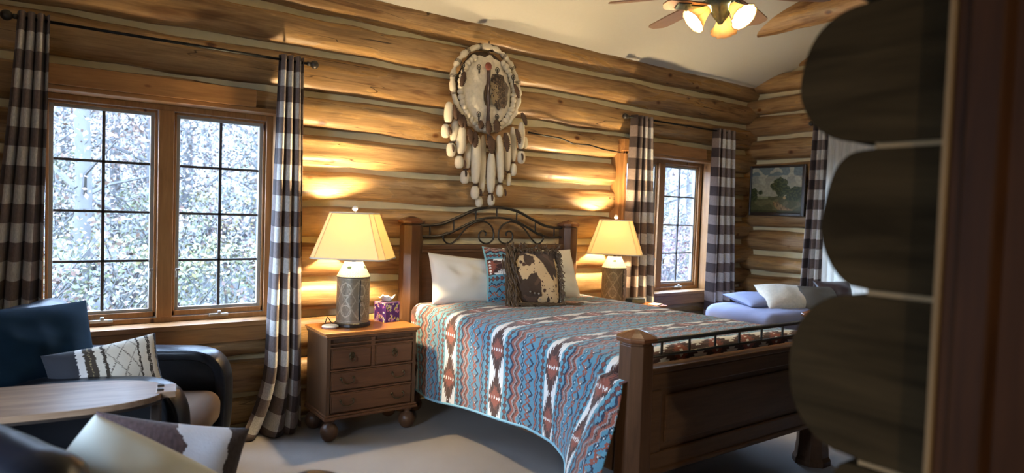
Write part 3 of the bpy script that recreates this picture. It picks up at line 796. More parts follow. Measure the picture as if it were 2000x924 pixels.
def quilt():
    root = empty('quilt', (2.84, 3.0, .7), 'southwestern patterned teal, rust and cream quilt draped over the bed', 'quilt')
    root.location = (0, 0, 0)
    q = .0055
    ny = int((3.97-2.115)/.004)
    W = 1.44
    # left part: from hem to crown, top, right part
    nl = 110; nt = int(1.40/q); nr = 60
    rows = []
    ys = [3.97-(3.97-2.115)*j/ny for j in range(ny+1)]
    mb = MB(); vs = []; cols = []
    for y in ys:
        xl, xr = q_edge(y); Wt = xr-xl-.04
        Lmax = RC*pi/2+(TOPZ-RC-hem_z(y)); Rmax = RC*pi/2+.42
        row = [-Lmax*(1-k/nl) for k in range(nl)]+[Wt*k/nt for k in range(nt)]+[Wt+Rmax*k/nr for k in range(nr+1)]
        rows.append(row); vs += [quilt_pt(s, y) for s in row]
    n = len(rows[0]); fs = []
    for j in range(ny):
        y = (ys[j]+ys[j+1])/2; D = 4.0-y
        for i in range(n-1):
            a = j*n+i; fs.append((a, a+1, a+n+1, a+n))
            s = (rows[j][i]+rows[j][i+1])/2
            slant = .42*sstep(1.35, 1.95, D)*max(0, -s)/.6 if s < 0 else 0
            cols.append(quilt_col(D-.055+.075*sstep(1.45, 1.88, D)*(1 if s > 0 else max(0, 1+s*8))+slant, s+.30))
    mb.add(vs, fs, cols)
    # the part that falls behind the foot rail
    ny2 = 50; y0 = 2.115
    vs = []; cols = []; fs = []
    row = rows[-1]
    lo_i = nl-16
    sub = row[lo_i:nl+nt+14]; m = len(sub)
    for j in range(ny2+1):
        a = j/ny2*.30
        for s in sub:
            p = quilt_pt(s, y0); 
            if a < .06: th = a/.06*1.3; p[1] -= .045*sin(th); p[2] -= .045*(1-cos(th))
            else: p[1] -= .045+.006*sin(s*14); p[2] -= .035+(a-.06)
            vs.append(p)
    for j in range(ny2):
        for i in range(m-1):
            a = j*m+i; fs.append((a, a+1, a+m+1, a+m)); D = 4.0-y0+(j+.5)/ny2*.30
            cols.append(quilt_col(D-.055+.075, (sub[i]+sub[i+1])/2+.30))
    mb.add(vs, fs, cols)
    cov = mb.build('quilt_cover', M['quilt'], root, smooth=True, solid=.006)
    # the side drop carries on past the foot corner, outside the post
    mb = MB(); ys2 = [2.118-(2.118-1.975)*j/30 for j in range(31)]; vs = []; cols = []; fs = []
    n2 = nl-14
    for y in ys2:
        Lm = RC*pi/2+(TOPZ-RC-hem_z(y)); tc = .10*sstep(2.100, 2.082, y)+.0; vs += [quilt_pt(-Lm+(Lm-tc)*k/n2, y) for k in range(n2+1)]
    for j in range(30):
        y = (ys2[j]+ys2[j+1])/2; D = 4.0-y
        for i in range(n2):
            a = j*(n2+1)+i; fs.append((a, a+1, a+n2+2, a+n2+1)); Lm = RC*pi/2+(TOPZ-RC-hem_z(y)); sv = -Lm+(Lm-.10*sstep(2.100, 2.082, y))*(i+.5)/n2
            cols.append(quilt_col(D-.055+.42*sstep(1.35, 1.95, D)*(-sv)/.6+.075*max(0, 1+sv*8), sv+.30))
    mb.add(vs, fs, cols)
    mb.build('quilt_corner', M['quilt'], cov, smooth=True, solid=.006)
    # piped edge along the hem
    pts = []
    for y in [3.97-(3.97-1.98)*k/84 for k in range(85)]:
        Lmax = RC*pi/2+(TOPZ-RC-hem_z(y)); pts.append(quilt_pt(-Lmax, y))
    mb = MB(); mb.tube(pts, .008, 6, (.20,.42,.52)); mb.build('binding', M['quilt'], cov, smooth=True)
quilt()

# ------------------------------------------------------------------ cushions
def cushion_mesh(mb, w, h, t, nu=36, nv=30, pinch=.10, colfn=None, seed=0, wr=.010, p=2.4, q=.55, uv=False, side='both'):
    """lies in its local x (width) / z (height) plane, front towards -y"""
    for sg in ((-1, 1) if side == 'both' else (-1,)):
        def fn(u, v):
            a = 2*u-1; b = 2*v-1
            a = sin(a*pi/2)*.35+a*.65; b = sin(b*pi/2)*.35+b*.65
            x = a*w/2*(1-pinch*(1-b*b)*abs(a)**2); z = b*h/2*(1-pinch*(1-a*a)*abs(b)**2)
            d = t/2*max(0, (1-abs(a)**p))**q*max(0, (1-abs(b)**p))**q
            e = (1-abs(a)**4)*(1-abs(b)**4)
            d += wr*e*(nz(x*9, z*9, seed)+.6*nz(x*4+z*14, z*3, seed+5))
            return (x, sg*max(d, 0.0), z)
        mb.grid(fn, nu, nv, (colfn if sg < 0 else (lambda u, v: colfn(u, v)) if colfn else None), flip=(sg > 0))
    return mb
def frame(origin, right, up):
    """right/up world directions of a cushion; its front looks to right x up"""
    r = Vector(right).normalized(); u = Vector(up); u = (u-u.dot(r)*r).normalized(); f = r.cross(u)  # points to the back (+y local)
    f = u.cross(r)
    M3 = Matrix((( r.x, f.x, u.x, origin[0]), (r.y, f.y, u.y, origin[1]), (r.z, f.z, u.z, origin[2]), (0,0,0,1)))
    return M3
def cushion(name, label, mat, origin, right, up, w, h, t, group=None, **kw):
    mb = MB(); cushion_mesh(mb, w, h, t, **kw)
    o = mb.build(name, M[mat], smooth=True); Mx = frame(origin, right, up)
    o.matrix_world = Mx; tag(o, label, 'pillow', group); return o

cushion('pillow', 'plain white pillow leaning on the headboard beside the tissue box', 'pillow_white', (2.44, 3.87, .905), (1, -.03, -.10), (-.06, .42, 1), .60, .37, .20, seed=1, nu=60, nv=44, wr=.024, pinch=.07)
cushion('pillow', 'plain white pillow leaning on the headboard nearest the right-hand lamp', 'pillow_white', (3.12, 3.88, .93), (1, .02, -.02), (.0, .42, 1), .68, .42, .20, seed=2, nu=60, nv=44, wr=.022, pinch=.07)
def teal_cush(u, v):
    e = min(u, v, 1-u, 1-v)
    if e < .03: return (.20,.42,.44)
    return quilt_col(v*.52+.18, u*.45+.1)
p = cushion('throw_pillow', 'square teal and rust patterned pillow behind the cowhide pillow', 'print_cloth', (2.72, 3.72, .955), (.96, -.28, .0), (.02, .38, 1), .43, .42, .17, seed=3, nu=80, nv=80, colfn=teal_cush, wr=.01)
HP = [(470,300),(520,230),(580,215),(570,300),(600,345),(690,320),(690,240),(600,180),(640,170),(720,210),(760,290),(840,400),(900,470),(940,530),(930,440),(990,480),(1010,420),(990,300),(975,220),(1010,250),(1040,320),(1070,480),(1080,600),(1040,700),(980,790),(890,790),(850,670),(830,760),(790,790),(730,770),(725,710),(765,690),(750,520),(700,430),(640,440),(590,500),(530,500),(490,400),(510,370),(480,370)]
HP = [((x-350)/735, 1-(y-90)/730) for x, y in HP]
def inpoly(x, y, P):
    c = False; n = len(P); j = n-1
    for i in range(n):
        if (P[i][1] > y) != (P[j][1] > y) and x < (P[j][0]-P[i][0])*(y-P[i][1])/(P[j][1]-P[i][1])+P[i][0]: c = not c
        j = i
    return c
rs = random.Random(5); SPOTS = [(rs.uniform(.15, 1), rs.uniform(0, .85), rs.choice((.006, .008, .010, .014, .026))) for _ in range(95)]
def hide_col(u, v):
    uu = u+.012*nz(u*22, v*22, 1); vv = v+.012*nz(u*22, v*22, 6)
    if inpoly(uu, vv, HP):
        for a, b, r in SPOTS:
            if hypot(uu-a, vv-b) < r*(1+.4*nz(u*60, v*60, 2)): return (.07,.03,.018)
        return (.60,.43,.24)
    return (.055,.032,.020) if nz(u*5, v*5, 3) < .2 else (.10,.055,.035)
cow = empty('fringed_pillow', (2.86, 3.50, .90), 'brown and tan cowhide pillow with leather fringe, front of the bed pillows', 'pillow')
mb = MB(); cushion_mesh(mb, .385, .40, .16, nu=130, nv=130, colfn=hide_col, seed=4, pinch=.05)
o = mb.build('pillow_cover', M['hide_print'], cow, smooth=True, local=True)
rs = random.Random(3); mb = MB()
for k in range(760):
    side = rs.random(); 
    if side < .42: x0, z0 = -.180+rs.gauss(0, .016), rs.uniform(-.17, .215); dx, dz, L = rs.uniform(-.22, .12), -1, rs.uniform(.06, .14)
    elif side < .56: x0, z0 = rs.uniform(-.19, .19), .195; dx, dz, L = rs.uniform(-.5, .2), rs.choice((.5, -1, -1)), rs.uniform(.02, .05)
    elif side < .76: x0, z0 = .185, rs.uniform(-.19, .2); dx, dz, L = rs.uniform(-.03, .25), -1, rs.uniform(.03, .06)
    else: x0, z0 = rs.uniform(-.2, .25), -.19; dx, dz, L = rs.uniform(.2, .9), rs.uniform(-.14, .02), rs.uniform(.05, .13)
    y0 = rs.uniform(-.055, .01); l = hypot(dx, dz)
    p = [(x0+dx/l*L*t+.006*sin(t*5+k), y0-.035*sin(t*2)*rs.uniform(.5, 1.2), z0+dz/l*L*t) for t in (0, .35, .7, 1)]
    mb.tube(p, [.0038, .0042, .0036, .0018], 4)
fg = mb.build('fringe', M['fringe'], cow, local=True); fg['kind'] = 'stuff'
for x, z in ((-.065, -.115), (-.035, -.125), (-.005, -.128), (.0, -.165), (.175, -.17), (-.175, .10)):
    mb = MB(); mb.ball((x, -.082 if abs(x) < .1 else -.04, z), .007, .004, .007); mb.build('stud', M['handle_steel'], cow, smooth=True, local=True)
cow.matrix_world = frame((2.745, 3.52, .955), (.97, -.24, -.03), (-.02, .36, 1))

# ------------------------------------------------------------------ nightstands
def bail_handle(c, w, parent, y):
    mb = MB(); x, z = c
    for s in (-1, 1):
        mb.ball((x+s*w, y-.004, z), .009, .005, .009, 10, 6)
    mb.tube(smooth_curve([(x-w, y-.012, z), (x-w*1.02, y-.018, z-.012), (x-w*.75, y-.020, z-.024), (x-w*.35, y-.020, z-.028), (x, y-.020, z-.030), (x+w*.35, y-.020, z-.028), (x+w*.75, y-.020, z-.024), (x+w*1.02, y-.018, z-.012), (x+w, y-.012, z)], 4), .0035, 6)
    return mb.build('handle', M['brass_dark'], parent, smooth=True)
def nightstand(loc, label, group=None):
    r = empty('nightstand', (loc[0]+.31, loc[1]+.19, 0), label, 'nightstand', group)
    x0, y0 = loc; W, Dp = .62, .37; H = .655
    b0, b1 = x0+.02, x0+W-.02; f = y0+.025; bk = y0+Dp
    mb = MB(); mb.box(x0, x0+W, y0, bk, H-.014, H); mb.box(x0+.008, x0+W-.008, y0+.008, bk, H-.026, H-.014); o = mb.build('top', M['stand_top'], r, bevel=.005)
    mb = MB(); mb.box(x0+.013, x0+W-.013, y0+.015, bk, H-.040, H-.026); mb.build('cornice', M['stand_x'], r, bevel=.004)
    mb = MB(); mb.box(b0, b0+.018, f, bk, .15, H-.04); mb.box(b1-.018, b1, f, bk, .15, H-.04); mb.box(b0+.004, b1-.004, f+.012, bk-.002, .152, H-.042)
    mb.box(b0-.001, b0+.022, f-.003, f+.02, .151, H-.041); mb.box(b1-.022, b1+.001, f-.003, f+.02, .151, H-.041)
    mb.build('body', M['stand_z'], r, bevel=.002)
    mb = MB()
    for z in (.585, .562, .426, .296): mb.box(b0+.02, b1-.02, f-.006, f+.014, z-.005, z+.005)
    xm = (b0+b1)/2; mb.box(xm-.012, xm+.012, f-.003, f+.014, .43, H-.045)
    mb.build('rail', M['stand_x'], r, bevel=.002)
    mb = MB(); mb.box(x0+.004, x0+W-.004, f-.020, bk, .135, .152); mb.box(x0+.010, x0+W-.010, f-.013, bk, .152, .166); mb.build('base_moulding', M['stand_x'], r, bevel=.004)
    dr = [(b0+.026, xm-.014, .436, .556), (xm+.014, b1-.026, .436, .556), (b0+.026, b1-.026, .306, .418), (b0+.026, b1-.026, .172, .288)]
    for i, (a, b, za, zb) in enumerate(dr):
        mb = MB(); mb.box(a, b, f-.004, f+.014, za, zb); mb.box(a+.006, b-.006, f-.010, f, za+.006, zb-.006)
        d = mb.build('drawer', M['stand_x'], r, bevel=.003)
        if i < 2:
            mb = MB(); xc, zc = (a+b)/2, (za+zb)/2+.015
            mb.ball((xc, f-.012, zc), .018, .004, .022, 12, 6); mb.tube([(xc+.016*sin(t), f-.022, zc-.016+.020*cos(t)) for t in [2*pi*k/14 for k in range(14)]], .003, 6, closed=True)
            mb.build('handle', M['brass_dark'], d, smooth=True)
        else:
            for s in (-1, 1): bail_handle(((a+b)/2+s*.165, (za+zb)/2+.014), .038, d, f-.008)
    for fx in (x0+.055, x0+W-.055):
        for fy in (f+.03, bk-.045):
            mb = MB(); mb.lathe([(.020, 0), (.038, .012), (.050, .035), (.054, .055), (.050, .078), (.036, .098), (.022, .104), (.020, .112), (.032, .118), (.034, .136)], (fx, fy, 0), 24); mb.build('foot', M['cherry_z'], r, smooth=True)
    return r
nightstand((1.355, 3.675), 'three-tier cherry nightstand with brass handles left of the bed')
nightstand((3.70, 3.675), 'wooden nightstand mostly hidden behind the bed, right side')

def tin_col(u, v):
    # punched dots: borders, big X of double dotted lines, fans
    x = u*.63; z = v*.26
    def dot(px, pz, s=.0065): return hypot(fr(px/s)-.5, fr(pz/s)-.5) < .30
    hi = (.40,.34,.24); lo = (.19,.155,.105)
    if z > .246 or z < .012: return hi if dot(x, z) else lo
    k = fr(x/.155)*.155-.0775; w = z-.13
    for a in (.85,):
        if abs(abs(k)*1.35-abs(w)) < .0075 and abs(w) < .11: return hi if dot(x+z, z-x, .006) else (.30,.25,.175)
    if abs(hypot(k, w-.06)-.035) < .003 or abs(hypot(k, w+.06)-.032) < .003: return hi
    if abs(k) > .071: return hi if dot(x, z, .006) else lo
    if abs(abs(k)+abs(w)*.6-.062) < .0022: return (.34,.29,.20)
    return lo if h2(round(x*90), round(z*90)) > .25 else (.235,.19,.13)
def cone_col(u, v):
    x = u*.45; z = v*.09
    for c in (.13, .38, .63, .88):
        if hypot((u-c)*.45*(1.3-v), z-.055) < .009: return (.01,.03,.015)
    b = (.62,.56,.42)  # cream base paints in the lamp light that falls on the cone
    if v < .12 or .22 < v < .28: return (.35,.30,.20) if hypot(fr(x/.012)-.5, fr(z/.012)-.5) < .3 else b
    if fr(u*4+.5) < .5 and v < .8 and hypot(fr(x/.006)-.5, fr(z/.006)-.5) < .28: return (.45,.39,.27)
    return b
def table_lamp(x, y, z0, label, rot=0, half=(.232, .17), group='table lamps'):
    r = empty('table_lamp', (x, y, z0), label, 'lamp', None)
    def L(mb, nm, mt, p=None, **k): return mb.build(nm, M[mt], p or r, local=True, **k)
    mb = MB(); mb.lathe([(.104, 0), (.110, .004), (.110, .020), (.104, .026)], n=36); L(mb, 'base', 'black_base', smooth=False)
    mb = MB(); mb.grid(lambda u, v: (.100*cos(2*pi*u), .100*sin(2*pi*u), .026+.285*v), 200, 90, tin_col, flip=False)
    L(mb, 'lantern_body', 'punched_tin', smooth=True)
    mb = MB(); mb.lathe([(.100, 0), (.105, .002), (.105, .008), (.100, .010)], (0, 0, .303), 36); L(mb, 'rim', 'tin', smooth=True)
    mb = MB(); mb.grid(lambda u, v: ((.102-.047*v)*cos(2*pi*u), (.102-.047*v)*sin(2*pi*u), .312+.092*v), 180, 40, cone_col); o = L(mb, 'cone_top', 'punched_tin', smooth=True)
    # door slit, door and latch on the camera side
    a0 = radians(-128)
    def cyl(a, rr, z): return (rr*cos(a), rr*sin(a), z)
    aa = [radians(d) for d in (-90, -86)]
    mb = MB(); mb.grid(lambda u, v: cyl(aa[0]+(aa[1]-aa[0])*u, .1012, .045+.245*v), 3, 4); L(mb, 'door_slit', 'black_base')
    mb = MB(); mb.grid(lambda u, v: cyl(radians(-86)+radians(50)*u, .1035, .04+.255*v), 60, 60, lambda u, v: tin_col(u*.25+.1, v)); d = L(mb, 'door', 'punched_tin', smooth=True, solid=.002)
    mb = MB(); c = cyl(radians(-89), .108, .165); mb.ball(c, .008, .008, .012); mb.tube([c, cyl(radians(-80), .108, .165)], .003, 6); L(mb, 'latch', 'tin', d, smooth=True)
    mb = MB(); mb.tube([(0, 0, .40), (0, 0, .44)], .012, 12); mb.tube([(0, 0, .44), (0, 0, .555)], .016, 12); L(mb, 'socket', 'brass_dark', smooth=True)
    mb = MB(); mb.ball((0, 0, .610), .030, .030, .040, 16, 10); L(mb, 'bulb', 'bulb_warm', smooth=True)
    # rectangular shade with cut corners
    zb, zt = .425, .705; hx, hy = half; tx, ty_ = hx*.58, hy*.60
    def ringp(a, b, z, c=.035):
        return [(a-c, -b, z), (a, -b+c, z), (a, b-c, z), (a-c, b, z), (-a+c, b, z), (-a, b-c, z), (-a, -b+c, z), (-a+c, -b, z)]
    p0 = ringp(hx, hy, zb); p1 = ringp(tx, ty_, zt, .022); Rm = Matrix.Rotation(rot, 4, 'Z')
    mb = MB(); mb.M = Rm; mb.add(p0+p1, [(k, (k+1) % 8, 8+(k+1) % 8, 8+k) for k in range(8)]); sh = L(mb, 'lamp_shade', 'lamp_shade', solid=.0015)
    for pp in (p0, p1):
        mb = MB(); mb.M = Rm; mb.tube(pp, .005, 8, closed=True); L(mb, 'trim_band', 'yarn_cream', sh, smooth=True)
    mb = MB(); mb.M = Rm
    for k in range(8):
        mb = MB(); mb.M = Rm; mb.tube([p0[k], p1[k]], .003, 5); L(mb, 'seam', 'lamp_shade', sh)
    mb = MB(); mb.M = Rm
    for s in (-1, 1): mb.tube([(0, 0, .700), (s*tx, 0, zt-.005)], .002, 5)
    mb.tube([(0, 0, .60), (0, 0, .72)], .003, 6); L(mb, 'harp', 'brass_dark')
    mb = MB(); mb.ball((0, 0, .735), .017, n=14, m=10); L(mb, 'finial', 'tissue', smooth=True)
    return r
table_lamp(1.605, 3.89, .655, 'lit table lamp with punched tin lantern base, left of the bed', radians(-38))
table_lamp(3.925, 3.93, .655, 'lit table lamp with punched tin lantern base, right of the bed', radians(-48), half=(.225, .165))
mb = MB(); c0 = (1.50, 3.87)
mb.tube(smooth_curve([(1.50, 3.90, .664), (1.485, 3.93, .672), (1.475, 3.97, .70), (1.48, 4.02, .665), (1.48, 4.06, .62)], 5), .003, 6)
tag(mb.build('lamp_cord', M['black_iron'], smooth=True), 'thin dark cord behind the left lamp base', 'cord')
# wood-slice coaster
p = at(645, 639, z=.66)
o = empty('coaster', (p.x, p.y, .656), 'small round wood-slice coaster on the left nightstand', 'coaster')
mb = MB(); mb.lathe([(.046, 0), (.050, .003), (.050, .011), (.047, .014)], (p.x, p.y, .656), 28); mb.build('bark_rim', M['pillow_cream'], o)
mb = MB(); mb.lathe([(.0485, .0), (.0508, .001), (.0508, .0055), (.0485, .006)], (p.x, p.y, .6585), 28); mb.build('bark_line', M['red_leather'], o)
mb = MB(); mb.lathe([(.044, 0), (.044, .0035)], (p.x, p.y, .6695), 28); mb.build('wood_face', M['pillow_cream'], o)
# tissue box
def petals(seed):
    r2 = random.Random(seed); bl = [(r2.random(), r2.random(), r2.uniform(0, pi), r2.choice(((.55,.62,.12), (.60,.40,.55), (.75,.70,.60), (.09,.02,.22), (.50,.20,.35), (.62,.66,.20)))) for _ in range(42)]
    def f(u, v):
        c = (.045, .012, .12)
        for a, b, t, k in bl:
            du, dv = u-a, v-b; x = du*cos(t)+dv*sin(t); y = -du*sin(t)+dv*cos(t)
            if (x/.10)**2+(y/.042)**2 < 1: c = k
            if (x/.10)**2+(y/.042)**2 < 1 and abs(y) < .008: c = (.02,.01,.04)
        if abs(u-.01) < .012 or v > .965: c = (.30,.14,.30)
        return c
    return f
p = at(747, 622, z=.66); tb = empty('tissue_box', (1.865, 3.945, .656), 'purple floral tissue box with a tissue pulled out, by the bed post', 'tissue box')
mb = MB(); w, h = .058, .128; mb.M = Matrix.Rotation(radians(14), 4, 'Z')
mb.grid(lambda u, v: (-w+2*w*u, -w, h*v), 44, 48, petals(1)); mb.grid(lambda u, v: (w, -w+2*w*u, h*v), 44, 48, petals(2))
mb.grid(lambda u, v: (w-2*w*u, w, h*v), 44, 48, petals(3)); mb.grid(lambda u, v: (-w, w-2*w*u, h*v), 44, 48, petals(4)); mb.grid(lambda u, v: (-w+2*w*u, -w+2*w*v, h), 30, 30, petals(5))
mb.build('carton', M['printed_card'], tb, local=True)
mb = MB()
def tis(u, v):
    a = 2*pi*u; r = .012+.040*v**.6*(1+.18*sin(a*2+1)+.14*sin(a*5)); return (r*cos(a), r*sin(a)*.8, h+.046*v*(1-.25*v)*(1+.18*sin(a*3+2)+.14*sin(a*7)))
mb.grid(tis, 60, 10); mb.build('tissue', M['tissue'], tb, smooth=True, local=True, solid=.001)
# things on the far nightstand
p = at(1247, 585, z=.66)
o = empty('clock', (4.17, 3.80, .655), 'low slate-coloured box at the far edge of the right nightstand', 'box')
MB().box(4.05, 4.22, 3.84, 3.92, .656, .70).build('case', M['slate_box'], o, bevel=.004)
MB().box(4.058, 4.212, 3.838, 3.841, .664, .692).build('front_panel', M['green_bronze'], o)
mb = MB(); mb.M = Matrix.Translation((4.24, 3.74, .658)) @ Matrix.Rotation(radians(20), 4, 'Z'); mb.box(-.06, .06, -.04, .04, 0, .006)
tag(mb.build('oblong', M['tissue'], bevel=.001), 'white notepad at the corner of the right nightstand', 'oblong')  # thin flat white box lying on the nightstand top

# ------------------------------------------------------------------ dreamcatcher
DY = 4.07
def dp(px, py, y=DY): v = at(px, py, y=y); return (v.x, v.y, v.z)
def c3(x, y, d=0): return dp(860+x*.1948, 80+y*.1948, DY+d)
def c4(x, y, d=0): return dp(860+x*.1948, 240+y*.1948, DY+d)
dc = empty('dreamcatcher', c3(465, 480), 'large cream fur dreamcatcher with hanging pods on the log wall above the headboard', 'dreamcatcher')
ctr = Vector(c3(465, 480)); HRx, HRz = .293, .305
hoop = [(ctr.x+HRx*cos(t), DY+.01*sin(3*t), ctr.z+HRz*sin(t)) for t in [2*pi*k/96 for k in range(96)]]
mb = MB(); mb.tube(hoop, [.020+.004*sin(k*1.3)+.006*(k % 12 == 0)-.006*(k % 12 == 6) for k in range(96)], 12, closed=True)
hp = mb.build('hoop', M['yarn_cream'], dc, smooth=True)
for k in range(9):
    t = radians(15+k*22); mb = MB()
    for q in range(3):
        tt = t+radians(q*1.6); c = Vector((ctr.x+HRx*cos(tt), DY, ctr.z+HRz*sin(tt))); n = Vector((cos(tt), 0, sin(tt)))
        mb.tube([c+n*.024*cos(w)+Vector((0, .024*sin(w), 0)) for w in [2*pi*j/12 for j in range(12)]], .002, 5, closed=True)
    mb.build('cord_wrap', M['cord_brown'], hp)
# hide backing and fluffy fur disc
bc = Vector(c3(462, 500))
mb = MB()
def disc(u, v, rx=.250, rz=.285, th=.02, yb=DY+.015):
    a = 2*pi*u; r = v*(1+.05*nz(cos(a)*3, sin(a)*3, 1)); return (bc.x+rx*r*cos(a), yb-th*(1-v*v), bc.z+rz*r*sin(a))
mb.grid(disc, 72, 12, flip=True); mb.build('hide_backing', M['hide_dark'], dc, smooth=True, solid=.004)
mb = MB()
def fur(u, v):
    a = 2*pi*u; r = v*(1+.05*nz(cos(a)*4, sin(a)*4, 8)+.02*sin(a*14)); return (bc.x-.005+.222*r*cos(a), DY-.006-.035*(1-v**4)-.006*nz(r*cos(a)*6, r*sin(a)*6, 5), bc.z-.008+.262*r*sin(a))
mb.grid(fur, 110, 26, flip=True); mb.build('fur_disc', M['fur_white'], dc, smooth=True)
# cord of puffs around the rim of the fur
for k in range(40):
    t = radians(115+k*(310/39)); 
    if 60 < (degs := (math.degrees(t) % 360)) < 118: continue
    c = Vector((bc.x+.235*cos(t), DY-.02, bc.z+.272*sin(t)-.01)); mb = MB(); mb.ball(c, .024+.004*sin(k*2.1), .022, .024+.004*cos(k*1.7), 12, 8); mb.build('wool_puff', M['yarn_cream'], dc, smooth=True)
# dark hide patch with speckled lower part
PP = [(520,335),(560,330),(600,340),(630,350),(640,400),(665,430),(685,470),(670,540),(672,600),(660,650),(640,680),(610,665),(580,700),(545,650),(520,640),(505,560),(515,500),(500,440),(510,380)]
pc = Vector(c3(590, 510)); poly = [Vector(c3(x, y, -.055)) for x, y in PP]; mb = MB()
def patchc(u, v): return (.24,.17,.09) if (v > .5 and .72 < u < .93 and nz(u*40, v*22, 3) < .25) else ((.13,.085,.05) if nz(u*30, v*20, 1) > .12 else (.045,.028,.016))
def patch(u, v):
    k = u*len(poly); i = int(k) % len(poly); p = poly[i].lerp(poly[(i+1) % len(poly)], k-int(k)); c = Vector((pc.x, DY-.075, pc.z)); q = c.lerp(p, v); q.y += .004*nz(q.x*30, q.z*30, 1)-.0; return tuple(q)
mb.grid(patch, 95, 14, patchc, flip=True); mb.build('hide_patch', M['hide_print'], dc, smooth=True, solid=.006)
mb = MB()
PP2 = [(480,400),(500,440),(497,520),(500,600),(480,660),(455,640),(440,590),(438,520),(450,460)]
poly2 = [c3(x, y, -.05) for x, y in PP2]; mb.add(poly2, [tuple(range(len(poly2)))]); mb.build('hide_patch', M['hide_dark'], dc, solid=.012)
# bead and leather strand down the middle
for j, (x0, r) in enumerate(((482, .010), (470, .005), (495, .005))):
    mb = MB(); mb.tube([c3(x0+4*sin(k*.9+j), 290+k*44, -.060) for k in range(17)], [r*(1+.25*sin(k*2.3)) for k in range(17)], 8); mb.build('bead_strand', M['satin_dark' if j == 0 else 'cord_brown'], dc, smooth=True)
mb = MB(); c = c3(483, 255, -.065); mb.ball(c, .028, .014, .030, 16, 10); mb.build('red_button', M['red_leather'], dc, smooth=True)
for x, y in ((388, 262), (572, 292), (385, 735), (568, 762), (732, 365), (225, 245)):
    mb = MB(); c = Vector(c3(x, y, -.058)); mb.tube([c+Vector((.016*cos(w), 0, .018*sin(w))) for w in [2*pi*k/16 for k in range(16)]], .003, 6, closed=True); mb.ball(c, .008, .006, .008)
    mb.tube([c, c+Vector((.002, -.002, -.035)), c+Vector((0, -.002, -.05))], [.004, .007, .003], 6); mb.build('medallion', M['iron'], dc, smooth=True)
mb = MB(); mb.tube([c3(486, 130, -.02), c3(488, 80, 0), c3(490, 5, .02)], .005, 6); mb.build('hanging_loop', M['cord_brown'], dc)
def feather(a, b, w, name='feather', mat='feather_brown', par=None):
    a, b = Vector(a), Vector(b); d = b-a; n = Vector((0, 1, 0)).cross(d).normalized(); mb = MB()
    def fn(u, v):
        k = sin(pi*min(1, v*.92+.06))**.6; p = a.lerp(b, v)+n*(u-.5)*2*w*k*(1+.25*nz(v*14, u*3, w*90))*(1+(.28 if 0 < v < 1 and int(v*18+.5) % 2 else -.12)); p.y -= .012*(1-(2*u-1)**2)+.008*sin(v*3); return tuple(p)
    mb.grid(fn, 6, 18); return mb.build(name, M[mat], par or dc, smooth=True, solid=.002)
for i, (x0, y0, x1, y1, w) in enumerate(((240,310,205,460,.022),(135,640,160,800,.020),(165,700,220,870,.026),(740,430,785,575,.018),(815,720,860,850,.020),(225,740,245,880,.020))):
    feather(c3(x0, y0, -.05), c3(x1, y1, -.06), w)
for i, (x0, y0, x1, y1, w) in enumerate(((290,60,310,215,.028),(350,90,345,250,.024),(410,-20,395,60,.026),(500,130,515,310,.034),(565,-30,560,100,.030),(650,100,670,290,.026),(760,60,795,210,.020),(480,-20,480,120,.026),(85,40,100,110,.012))):
    feather(c4(x0, y0, -.07), c4(x1, y1, -.09), w)
def pod(x0, y0, x1, y1, r, d=0, mat='yarn_cream', f=c4, nm='pod'):
    a, b = Vector(f(x0, y0, d)), Vector(f(x1, y1, d-.005)); rr = r*.1948*.00355; m = 12
    mb = MB(); mb.tube([a.lerp(b, (1-cos(pi*k/m))/2) for k in range(m+1)], [max(.002, rr*sin(pi*k/m)**.60*(.90+.14*k/m)) for k in range(m+1)], 14)
    return mb.build(nm, M[mat], dc, smooth=True)
pod(90, 610, 78, 822, 50, -.03, f=c3)
for a in ((155,-40,128,188,46,-.02),(220,30,200,314,55,-.045),(290,200,268,458,42,-.01),(368,120,350,612,55,-.05),(430,120,415,712,40,-.015),(512,290,505,708,50,-.05),(588,120,606,602,47,-.055),(672,95,672,486,45,-.02),(725,40,735,388,38,-.005),(815,-10,808,264,42,-.03),(855,140,852,262,27,0)): pod(*a)
for a in ((55,12,52,150,50,-.03),(107,200,107,340,50,-.03),(188,330,190,458,50,-.045),(245,478,245,612,50,-.02),(347,630,347,768,48,-.05),(388,738,388,845,42,-.02),(510,718,510,832,43,-.05),(593,618,593,745,43,-.05),(688,508,684,632,30,-.02),(735,408,728,534,40,-.02),(812,282,812,410,47,-.03)): pod(*a, nm='puff')
for x, y in ((80,822),):
    mb = MB(); c = Vector(c3(x, y, -.03)); mb.tube([c+Vector((.014*cos(w), .014*sin(w), 0)) for w in [2*pi*k/14 for k in range(14)]], .005, 6, closed=True); mb.build('cord_tie', M['cord_brown'], dc, smooth=True)
for x, y, d in ((120,192,-.02),(194,322,-.045),(255,468,-.02),(350,622,-.05),(406,724,-.02),(506,712,-.05),(600,608,-.05),(725,400,-.01),(808,272,-.03),(690,496,-.02)):
    mb = MB(); c = Vector(c4(x, y, d)); mb.tube([c+Vector((.016*cos(w), .016*sin(w), 0)) for w in [2*pi*k/14 for k in range(14)]], .005, 6, closed=True); mb.build('cord_tie', M['cord_brown'], dc, smooth=True)
for x, y, d in ((122,245,-.055),(240,400,-.07),(250,495,-.05),(400,690,-.06),(512,735,-.08),(645,690,-.05),(815,330,-.06)):
    feather(c4(x, y-25, d), c4(x+4, y+45, d-.005), .008)

